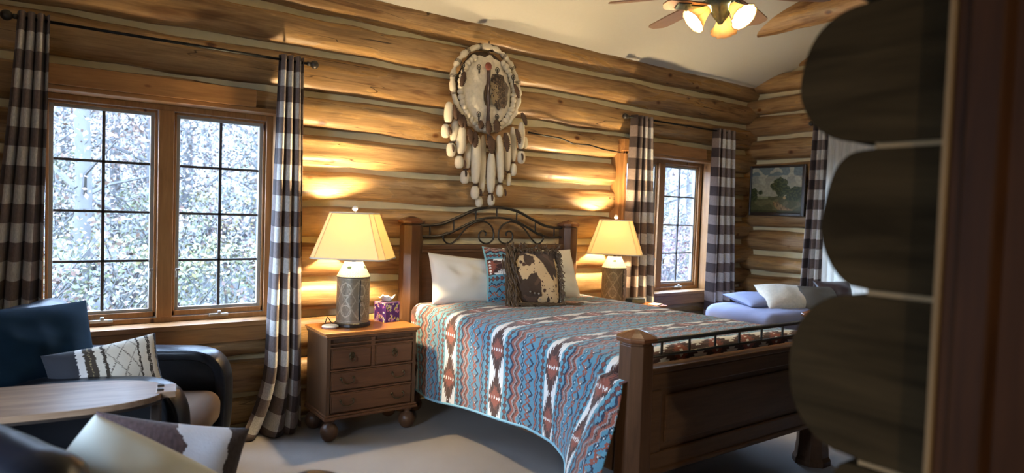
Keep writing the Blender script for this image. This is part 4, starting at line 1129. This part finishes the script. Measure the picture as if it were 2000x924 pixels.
# ------------------------------------------------------------------ ceiling fan
fc = at(1407, 40, y=2.40); FXc, FYc = fc.x, 2.40; zb = 2.70
fan = empty('ceiling_fan', (FXc, FYc, zb), 'wooden-bladed ceiling fan with three lit glass shades under the sloped ceiling', 'ceiling fan')
def FB(mb, nm, mt, p=None, **k): return mb.build(nm, M[mt], p or fan, local=True, **k)
mb = MB(); mb.lathe([(.03, .30), (.09, .28), (.12, .20), (.125, .06), (.11, .01), (.07, -.02), (.05, -.04)], n=28); FB(mb, 'motor', 'green_bronze', smooth=True)
mb = MB(); mb.tube([(0, 0, .28), (0, 0, ceil_z(FYc)-zb)], .014, 10); FB(mb, 'downrod', 'green_bronze', smooth=True)
mb = MB(); mb.lathe([(.02, -.10), (.06, -.05), (.07, 0)], (0, 0, ceil_z(FYc)-zb-.02), 24); FB(mb, 'canopy', 'green_bronze', smooth=True)
mb = MB(); mb.lathe([(.045, -.03), (.075, -.045), (.082, -.075), (.070, -.10), (.05, -.12), (.035, -.145), (.02, -.165), (.012, -.18)], n=26, wob=lambda a, z: 1+.10*sin(a*9)); FB(mb, 'light_kit', 'green_bronze', smooth=True)
def blade(angle, R=.68, w=.066, pitch=12, dz=0, r0=.19):
    mb = MB(); out = []
    n = 18
    for k in range(n+1):
        t = k/n; x = r0+(R-r0)*t; ww = w*(.62+.38*min(1, t*2))*(1 if t < .86 else sqrt(max(0, 1-((t-.86)/.14)**2))*.999+.001)
        out.append((x, ww))
    vs = [(x, w_, 0) for x, w_ in out]+[(x, -w_, 0) for x, w_ in reversed(out)]
    Mx = Matrix.Translation((0, 0, dz)) @ Matrix.Rotation(angle, 4, 'Z') @ Matrix.Rotation(radians(pitch), 4, 'X')
    mb.M = Mx; nn = len(vs)
    fs = [(k, k+1, nn-2-k, nn-1-k) for k in range(n)]
    mb.add(vs, fs); b = FB(mb, 'blade', 'fan_blade', solid=.008)
    mb = MB(); mb.M = Mx; mb.box(.09, .21, -.018, .018, -.012, -.004); mb.box(.18, .26, -.035, .035, -.010, -.004); FB(mb, 'blade_bracket', 'green_bronze', b, bevel=.002)
for a, R, dz, pt in ((70.5, .80, 0, -5), (121, .665, .0, -14), (17, .72, .0, -10), (170, .66, 0, -14), (222, .66, 0, -14), (273, .66, 0, -14), (322, .66, 0, -14)):
    blade(radians(a), R, .070, pt, dz)
mb = MB()
blade(radians(148), .34, .055, 10, -.085, .08)
for k, a in enumerate((-100, 20, 140)):
    A = radians(a+8); ax = Vector((cos(A)*.72, sin(A)*.72, -.69)).normalized(); p0 = Vector((cos(A)*.05, sin(A)*.05, -.07)); Q = ax.to_track_quat('Z', 'Y').to_matrix().to_4x4()
    Mx = Matrix.Translation(p0) @ Q
    mb = MB(); mb.M = Mx; mb.lathe([(.02, .0), (.024, .03), (.016, .05)], n=16); FB(mb, 'socket', 'green_bronze', smooth=True)
    mb = MB(); mb.M = Mx
    def sh(u, v):
        a_ = 2*pi*u; r = .026+.044*v**1.4+.010*v**8; r *= 1+.035*v*sin(a_*14)+.03*v**6*sin(a_*9); return (r*cos(a_), r*sin(a_), .04+.115*v)
    mb.grid(sh, 84, 14); s = FB(mb, 'glass_shade', 'frosted_glass', smooth=True, solid=.003)
    mb = MB(); mb.M = Mx; mb.ball((0, 0, .115), .034, .034, .040, 16, 10); FB(mb, 'bulb', 'bulb_fan', s, smooth=True)

# ------------------------------------------------------------------ landscape painting on the right wall
def paint(u, v):
    n1 = nz(u*7, v*7, 1); n2 = nz(u*25, v*25, 2)
    k = v+.10*nz(u*3, v*3, 4)
    c = (.16,.20,.20) if k > .82 else ((.30,.30,.24) if k > .62 else (.36,.34,.25))
    if k > .60 and n1+.5*(1-v) > .25: c = (.42,.40,.30)
    if v < .36+.03*nz(u*6, 0, 1): c = (.085,.085,.035)
    if v < .30 and n1 > .12: c = (.14,.13,.06)
    if abs(v-.33) < .03 and .12 < u < .35: c = (.22,.22,.12)
    for (a, b, r) in ((.55,.68,.10),(.66,.66,.08),(.46,.58,.08),(.58,.55,.13),(.70,.52,.09),(.62,.44,.11),(.05,.48,.08),(.05,.36,.10),(.19,.44,.05),(.86,.50,.08),(.95,.48,.09),(.90,.38,.12),(.78,.36,.10)):
        if hypot((u-a)*1.1, v-b) < r*(1+.35*n2+.3*n1): c = (.040,.050,.020) if n2 < .1 else (.075,.085,.030)
    if hypot((u-.67)*1.3, v-.33) < .035: c = (.42,.28,.12)
    t = (v-.04)/.20
    if 0 < t < 1 and abs(u-(.50+.14*(1-t)**1.5*1.6)) < .05+.10*(1-t): c = (.28,.18,.08) if n2 > -.1 else (.17,.11,.05)
    if v < .05: c = (.05,.05,.02)
    return tuple(x*.85*(1+.25*n2) for x in c)
ya, yb, za, zb_ = 4.115, 3.50, 1.450, 1.965; PX = 6.06
pr = empty('painting', (PX, (ya+yb)/2, za), 'dark-framed oil landscape of trees hanging on the right log wall', 'painting')
mb = MB(); mb.grid(lambda u, v: (PX-.006, ya-.02-(ya-yb-.055)*u, za+.035+(zb_-za-.06)*v), 150, 120, paint); mb.build('canvas', M['oil_paint'], pr)
mb = MB(); mb.box(PX-.02, PX+.012, yb, yb+.035, za, zb_); mb.box(PX-.02, PX+.012, ya-.02, ya, za, zb_); mb.box(PX-.02, PX+.012, yb+.035, ya-.02, zb_-.025, zb_); mb.box(PX-.02, PX+.012, yb+.035, ya-.02, za, za+.035); mb.box(PX, PX+.012, yb+.02, ya-.01, za+.01, zb_-.01)
mb.build('picture_frame', M['dark_oak'], pr, bevel=.006)

# ------------------------------------------------------------------ daybed
db = empty('daybed', (5.5, 3.35, 0), 'low daybed made up in lavender sheets in the far right corner', 'daybed')
def soft_box(x0, x1, y0, y1, z0, z1, r, nu=30, wr=.01, seed=0):
    mb = MB(); cx, cy, cz = (x0+x1)/2, (y0+y1)/2, (z0+z1)/2; hx, hy, hz = (x1-x0)/2, (y1-y0)/2, (z1-z0)/2
    def proj_(p):
        q = Vector((max(-hx+r, min(hx-r, p[0])), max(-hy+r, min(hy-r, p[1])), max(-hz+r, min(hz-r, p[2]))))
        d = Vector(p)-q; d = d.normalized()*r if d.length > 1e-6 else d
        o = q+d; k = 1+0*1; w = wr*(nz((cx+o.x)*5, (cy+o.y)*5, seed+o.z*4)+.6*nz((cx+o.x)*3+(cy+o.y)*11, o.z*8, seed)); n = d.normalized() if d.length > 0 else Vector((0,0,1))
        o += n*w; return (cx+o.x, cy+o.y, cz+o.z)
    for ax in range(3):
        for s in (-1, 1):
            def fn(u, v):
                a, b = 2*u-1, 2*v-1; p = [0, 0, 0]; h = (hx, hy, hz); p[ax] = s*h[ax]; p[(ax+1) % 3] = a*h[(ax+1) % 3]; p[(ax+2) % 3] = b*h[(ax+2) % 3]; return proj_(p)
            mb.grid(fn, nu, nu, flip=(s < 0))
    return mb
soft_box(4.93, 6.08, 3.06, 3.80, .30, .625, .10, 44, .012, 3).build('mattress', M['daybed_cover'], db, smooth=True)
mb = MB(); mb.box(4.97, 6.06, 3.09, 3.77, .10, .31); mb.build('frame', M['dark_oak'], db, bevel=.01)
for x in (5.02, 6.0):
    for y in (3.14, 3.72): MB().box(x-.03, x+.03, y-.03, y+.03, 0, .10).build('leg', M['dark_oak'], db, bevel=.004)
cushion('pillow', 'flat lavender pillow lying on the daybed under the cream one', 'lavender_sheet', (5.42, 3.52, .665), (.96, -.25, 0), (.25, .95, .15), .56, .40, .12, seed=8, wr=.012)
cushion('throw_pillow', 'furry cream pillow propped on the lavender daybed', 'fur_white', (5.56, 3.34, .70), (.90, -.42, -.04), (.30, .75, .50), .52, .34, .18, seed=9, wr=.012, pinch=.05)
cushion('throw_pillow', 'grey-brown pillow beside the cream one on the daybed', 'taupe_cloth', (5.75, 3.13, .70), (.85, -.5, .0), (.2, .55, .8), .36, .28, .14, seed=10)
cushion('throw_pillow', 'shiny dark satin pillow at the far end of the daybed', 'satin_dark', (5.93, 3.10, .74), (.7, -.7, .05), (.2, .4, .85), .34, .28, .14, seed=11, wr=.02)

# ------------------------------------------------------------------ armchairs
def armchair(loc, ang, label, sc=1.0):
    r = empty('armchair', (loc[0], loc[1], 0), label, 'armchair'); r.rotation_euler = (0, 0, ang)
    def A(mb, nm, mt, p=None, **k): return mb.build(nm, M[mt], p or r, local=True, **k)
    W = .66                                        # arm centre to arm centre; x forwards, 0 = arm tips
    prof = [(-.74, .60), (-.45, .602), (-.26, .602), (-.13, .598), (-.050, .568), (-.010, .50), (.0, .40), (-.005, .25), (-.02, .12), (-.025, .03)]
    prof = [tuple(v) for v in [(q.x, q.z) for q in smooth_curve([(a, 0, b) for a, b in prof], 5)]]
    for s in (1, -1):
        yc = s*W/2
        def sec(i, j):
            x, z = prof[i]; x2, z2 = prof[min(i+1, len(prof)-1)]; x1, z1 = prof[max(i-1, 0)]; t = Vector((x2-x1, 0, z2-z1)).normalized(); n = Vector((-t.z, 0, t.x))
            w = .078; th = .024; cs = [(-w, -th), (-w, th*.4), (-w*.9, th), (-w*.4, th*1.25), (w*.4, th*1.25), (w*.9, th), (w, th*.4), (w, -th)]
            b, c = cs[j]; return (x+n.x*c, yc+b, z+n.z*c)
        m = len(prof); vs = [sec(i, j) for i in range(m) for j in range(8)]
        fs = [(i*8+j, i*8+(j+1) % 8, (i+1)*8+(j+1) % 8, (i+1)*8+j) for i in range(m-1) for j in range(8)]+[tuple(range(8))[::-1], tuple((m-1)*8+j for j in range(8))]
        mb = MB(); mb.add(vs, fs); arm = A(mb, 'arm', 'leather', smooth=True, bevel=.004)
        mb = MB(); inner = [(x-.02, z-.02) for x, z in prof if z > .14]+[(-.05, .14), (-.74, .14)]
        mb.prism(inner, 'y', yc-.05, yc+.05); A(mb, 'arm_panel', 'leather', arm, bevel=.006)
        mb = MB(); mb.tube([(x+.012 if i > 20 else x, yc-s*.072, z+.016) for i, (x, z) in enumerate(prof)], .004, 6); A(mb, 'piping', 'leather', arm, smooth=True)
    # seat cushion with a rounded front
    mb = soft_box(-.66, .015, -W/2+.06, W/2-.06, .245, .43, .075, 40, .004, 2); A(mb, 'seat_cushion', 'corduroy', smooth=True)
    mb = MB(); mb.box(-.68, -.04, -W/2+.05, W/2-.05, .14, .25); A(mb, 'seat_frame', 'dark_oak', bevel=.006)
    # back: leaning padded slab with a rolled top
    mb = soft_box(-.10, .10, -W/2-.02, W/2+.02, -.33, .33, .095, 40, .006, 5)
    mb.v = [tuple(Matrix.Translation((-.76, 0, .565)) @ Matrix.Rotation(radians(-14), 4, 'Y') @ Vector(v)) for v in mb.v]
    A(mb, 'backrest', 'leather', smooth=True)
    for x in (-.06, -.66):
        for y in (-W/2, W/2): mb = MB(); mb.box(x-.025, x+.025, y-.025, y+.025, 0, .15); A(mb, 'leg', 'dark_oak', bevel=.004)
    return r
ch1 = armchair((.655, 3.385), radians(-28), 'black leather armchair with brown corduroy seat below the big window')
ch2 = armchair((.64, 2.16), radians(24), 'black leather armchair nearest the camera, its back blurred at bottom left')
def C(base, ang, x, y, z):
    v = Matrix.Translation(base) @ Matrix.Rotation(ang, 4, 'Z') @ Vector((x, y, z)); return (v.x, v.y, v.z)
cushion('throw_pillow', 'large navy velvet pillow against the back of the far armchair', 'velvet_navy', (-.02, 3.50, .70), (.80, .60, -.05), (-.28, .15, 1), .60, .46, .20, seed=12, nu=60, nv=50, wr=.02, pinch=.06)
def stripe_pillow(u, v):
    n = .012*nz(u*3, v*26, 1)+.006*nz(u*3, v*60, 5); x = u+n
    dark = (.030,.032,.040); cream = (.66,.60,.48); brown = (.055,.040,.026)
    if x < .30: return dark
    if x < .355: return (.72,.70,.66)
    if x < .435: return brown if abs(x-.395) > .004 or fr(v*26) < .4 else (.35,.28,.14)
    if x < .485: return cream
    if x < .510: return brown
    if x > .965: return dark
    for c in (.77, .865, .885):
        if abs(x-c) < .009: return brown
    if .51 < x < .765:
        a, b = (u-.51)/.125, v*3.1
        for q in (a+b, a-b):
            if abs(fr(q)-.5) < .055 and fr((u*1.5+v)*38) < .55: return (.12,.09,.06)
    return cream
lp = cushion('throw_pillow', 'striped cream and charcoal lumbar pillow on the far armchair', 'print_cloth', (.25, 3.36, .615), (.88, .06, .12), (-.20, .33, 1), .44, .29, .14, seed=13, nu=150, nv=90, colfn=stripe_pillow, wr=.012, pinch=.06)
mb = MB(); mb.M = lp.matrix_world; mb.box(-.25, -.222, -.012, -.006, -.035, .035)
mb.build('care_tag', M['tissue'], lp, local=False)
cushion('throw_pillow', 'pale cream pillow on the near armchair at bottom left', 'pillow_cream', (.20, 1.96, .56), (.80, -.12, -.56), (.30, .30, 1), .44, .36, .22, seed=14, nu=60, nv=50, wr=.020, pinch=-.03, q=.42)
def cow2(u, v):
    n = .05*nz(u*6, v*6, 2)+.02*nz(u*30, v*9, 4)
    if .56 < u+n+.10*(v-.5) < .86 and v+n > .18: return (.72,.72,.76)
    k = nz(u*60, v*20, 1); return (.10+.05*k, .060+.03*k, .058+.03*k) if u < .6 else (.045+.02*k, .030+.015*k, .030+.015*k)
cushion('throw_pillow', 'brown and white cowhide pillow behind the pale cream one', 'hide_print', (.325, 2.28, .53), (.93, -.10, -.24), (.0, .35, 1), .46, .34, .15, seed=15, nu=120, nv=90, colfn=cow2, wr=.012, pinch=.06)

# ------------------------------------------------------------------ side table between the armchairs
TZ = .65
tb = empty('side_table', (-.05, 2.97, 0), 'long oval oak side table with pegged end between the armchairs', 'table')
tb.rotation_euler = (0, 0, radians(-9))
def race(n, a, b, e=2.6):
    return [(a*abs(cos(t))**(2/e)*(1 if cos(t) > 0 else -1), b*abs(sin(t))**(2/e)*(1 if sin(t) > 0 else -1)) for t in [2*pi*k/n for k in range(n)]]
mb = MB(); mb.prism(race(72, .47, .215), 'z', TZ-.024, TZ); mb.build('table_top', M['oak_top'], tb, local=True, bevel=.003)
mb = MB(); mb.prism(race(72, .468, .213), 'z', TZ-.034, TZ-.0245); mb.build('table_edge', M['dark_oak'], tb, local=True)
for s in (1, -1):
    mb = MB(); mb.box(s*.44-.018, s*.44+.018, -.10, .10, .0, TZ-.034); e = mb.build('leg_panel', M['dark_oak'], tb, local=True, bevel=.004)
    mb = MB(); mb.box(s*.475-.035, s*.475+.035, -.075, .045, TZ-.020, TZ+.004); mb.build('through_tenon', M['oak_top'], e, local=True, bevel=.003)
    for y in (-.045, .02): mb = MB(); mb.box(s*.455-.012, s*.455+.012, y-.008, y+.008, TZ, TZ+.012); mb.build('peg', M['dark_oak'], e, local=True, bevel=.002)
mb = MB(); mb.box(-.44, .44, -.035, .035, .20, .26); mb.build('stretcher', M['dark_oak'], tb, local=True, bevel=.003)

# ------------------------------------------------------------------ woods outside
rs = random.Random(11)
def gz(x, y): 
    d = max(0, y-6.5) if y > 6.5 else 0
    e = max(0, x-8.5)
    return -.55+.31*max(d, e*.9)+.25*nz(x*.2, y*.2, 3)
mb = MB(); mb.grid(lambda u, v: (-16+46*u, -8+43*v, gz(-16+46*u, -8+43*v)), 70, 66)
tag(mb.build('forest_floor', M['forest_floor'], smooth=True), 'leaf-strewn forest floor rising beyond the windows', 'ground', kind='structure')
def leaf_cloud(n, R, Rz, cols, size, seed, zc=0, twig=0):
    r2 = random.Random(seed); mb = MB()
    cl = [(Vector((r2.gauss(0, .45)*R, r2.gauss(0, .45)*R, zc+r2.uniform(-1, 1)*Rz)), r2.choice(cols)) for _ in range(max(4, n//70))]
    for k in range(n):
        c, col = r2.choice(cl); p = c+Vector((r2.gauss(0, 1), r2.gauss(0, 1), r2.gauss(0, .7)))*R*.13
        a = Vector((r2.gauss(0, 1), r2.gauss(0, 1), r2.gauss(0, 1))).normalized(); b = a.cross(Vector((r2.gauss(0, 1), r2.gauss(0, 1), r2.gauss(0, 1)))).normalized(); s = size*r2.uniform(.6, 1.3)
        g = r2.uniform(.75, 1.2)
        mb.add([tuple(p-a*s), tuple(p+b*s*.55), tuple(p+a*s), tuple(p-b*s*.55)], [(0,1,2,3)], tuple(min(1, (x*.75+.25*sum(col)/3)*g*.25) for x in col))  # leaf tint mixed towards grey, haze put into the colour
    return mb
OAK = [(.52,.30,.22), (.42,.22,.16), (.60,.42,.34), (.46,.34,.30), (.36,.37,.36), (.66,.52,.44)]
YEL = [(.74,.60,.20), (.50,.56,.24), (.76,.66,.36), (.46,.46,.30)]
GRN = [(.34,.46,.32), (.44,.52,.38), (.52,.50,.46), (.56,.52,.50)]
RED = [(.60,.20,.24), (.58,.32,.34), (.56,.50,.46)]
def tree(kind, seed, x, y, first=True):
    r2 = random.Random(seed); h = 9
    root = empty('tree', (x, y, gz(x, y)), None, None)
    R = .07+.07*r2.random(); pts = [Vector((.10*nz(k*.3, seed, 1)*k*.5, .10*nz(k*.3, seed, 7)*k*.5, k*.8-.2)) for k in range(12)]
    mb = MB(); mb.tube(pts, [R*(1-.05*k) for k in range(12)], 8); mb.build('trunk', M['bark_pale' if kind == 1 else 'bark'], root, smooth=True, local=True)
    mb = MB()
    for k in range(16):
        i = r2.randint(1, 9); a = r2.uniform(0, 2*pi); L = r2.uniform(.8, 2.0); b = pts[i]; d = Vector((cos(a), sin(a), r2.uniform(.1, .8)))
        q = [b, b+d*L*.4+Vector((0, 0, .05)), b+d*L+Vector((r2.uniform(-.3, .3), r2.uniform(-.3, .3), .1))]
        mb.tube(q, [R*.35, R*.22, R*.07], 5)
    mb.build('branches', M['bark'], root, local=True)
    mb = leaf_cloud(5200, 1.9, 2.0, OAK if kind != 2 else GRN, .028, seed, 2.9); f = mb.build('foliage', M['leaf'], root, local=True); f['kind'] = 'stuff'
    return root
protos = [tree(0, 1, 1.2, 9.5), tree(1, 2, 2.35, 8.6), tree(2, 3, 13.2, 11.5), tree(0, 4, .3, 12)]
LAB = {0: 'bare-trunked oak with russet leaves in the woods outside the windows', 1: 'pale-barked leafy tree in the woods outside the windows', 2: 'green-leaved tree in the woods outside the windows'}
kinds = [0, 1, 2, 0]
spots = [(0.35, 8.2, 3), (.9, 10.8, 0), (1.9, 11.5, 3), (2.9, 11, 1), (3.6, 12.5, 0), (-.4, 10.4, 0), (.4, 14.5, 3), (1.7, 15, 0), (3, 15.5, 3), (4.6, 14.8, 0), (-1.3, 14, 3), (2.2, 19, 1), (4.2, 19, 0), (.2, 20, 0), (5.8, 18.5, 3), (-1.5, 19, 0), (7.2, 20, 0), (3.4, 9.3, 3), (-1.2, 8.6, 0),
         (9.4, 8.6, 1), (10.8, 9.8, 0), (12.2, 9.9, 2), (11.3, 11.4, 3), (14.6, 12.6, 0), (15.8, 15, 2), (13, 13.8, 0), (18, 16, 0), (17.5, 14, 3), (20, 18.5, 2), (9.2, 3.2, 0), (10.5, 1.5, 3), (11.5, 4.5, 2)]
allt = [(protos[i], kinds[i]) for i in range(4)]
for x, y, k in spots:
    c = copy_tree(protos[k]); c.location = (x, y, gz(x, y)); c.rotation_euler = (0, 0, rs.uniform(0, 6.28)); s = rs.uniform(.8, 1.15); c.scale = (s, s, s); allt.append((c, kinds[k]))
for c, k in allt: tag(c, LAB[k], 'tree', {0: 'russet oaks outside', 1: 'pale-barked trees outside', 2: 'green trees outside'}[k])
def shrub(cols, seed, nm):
    root = empty('shrub', (0, 0, 0)); r2 = random.Random(seed); mb = MB()
    for k in range(26):
        a = r2.uniform(0, 6.28); L = r2.uniform(.4, 1.2); mb.tube([(0, 0, -.1), (cos(a)*L*.35, sin(a)*L*.35, L*.6), (cos(a)*L*.7, sin(a)*L*.7, L)], [.010, .007, .003], 4)
    mb.build('stems', M['bark'], root, local=True)
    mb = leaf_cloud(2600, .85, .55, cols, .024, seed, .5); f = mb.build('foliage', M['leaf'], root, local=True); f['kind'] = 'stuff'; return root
sp = [shrub(YEL, 21, 'y'), shrub(OAK, 22, 'o'), shrub(RED, 23, 'r')]
SL = ['low yellow-green shrub in the woods outside the windows', 'low dry-leaved shrub in the woods outside the windows', 'low pink-red shrub outside the small window']
pos = [(1.05, 7.3, 0), (.35, 7.1, 1), (1.75, 7.6, 0), (2.4, 7.4, 1), (-.2, 7.6, 0), (2.9, 8.4, 0), (.8, 8.4, 1), (1.4, 9.2, 0), (2.1, 9.6, 1), (-.3, 9.0, 1), (3.3, 10, 1), (.2, 11, 0), (1.6, 12.4, 1), (3.6, 13, 0), (9.0, 7.9, 2), (8.3, 7.3, 1), (10.0, 8.6, 2), (10.7, 8.6, 0), (11.6, 9.2, 1), (12.6, 10.6, 0)]
used = set()
for x, y, k in pos:
    if k in used: c = copy_tree(sp[k])
    else: c = sp[k]; used.add(k)
    c.location = (x, y, gz(x, y)); c.rotation_euler = (0, 0, rs.uniform(0, 6)); c.scale = (1.1,)*3; tag(c, SL[k], 'shrub', ['yellow-green shrubs outside', 'dry shrubs outside', 'pink-red shrubs outside'][k])
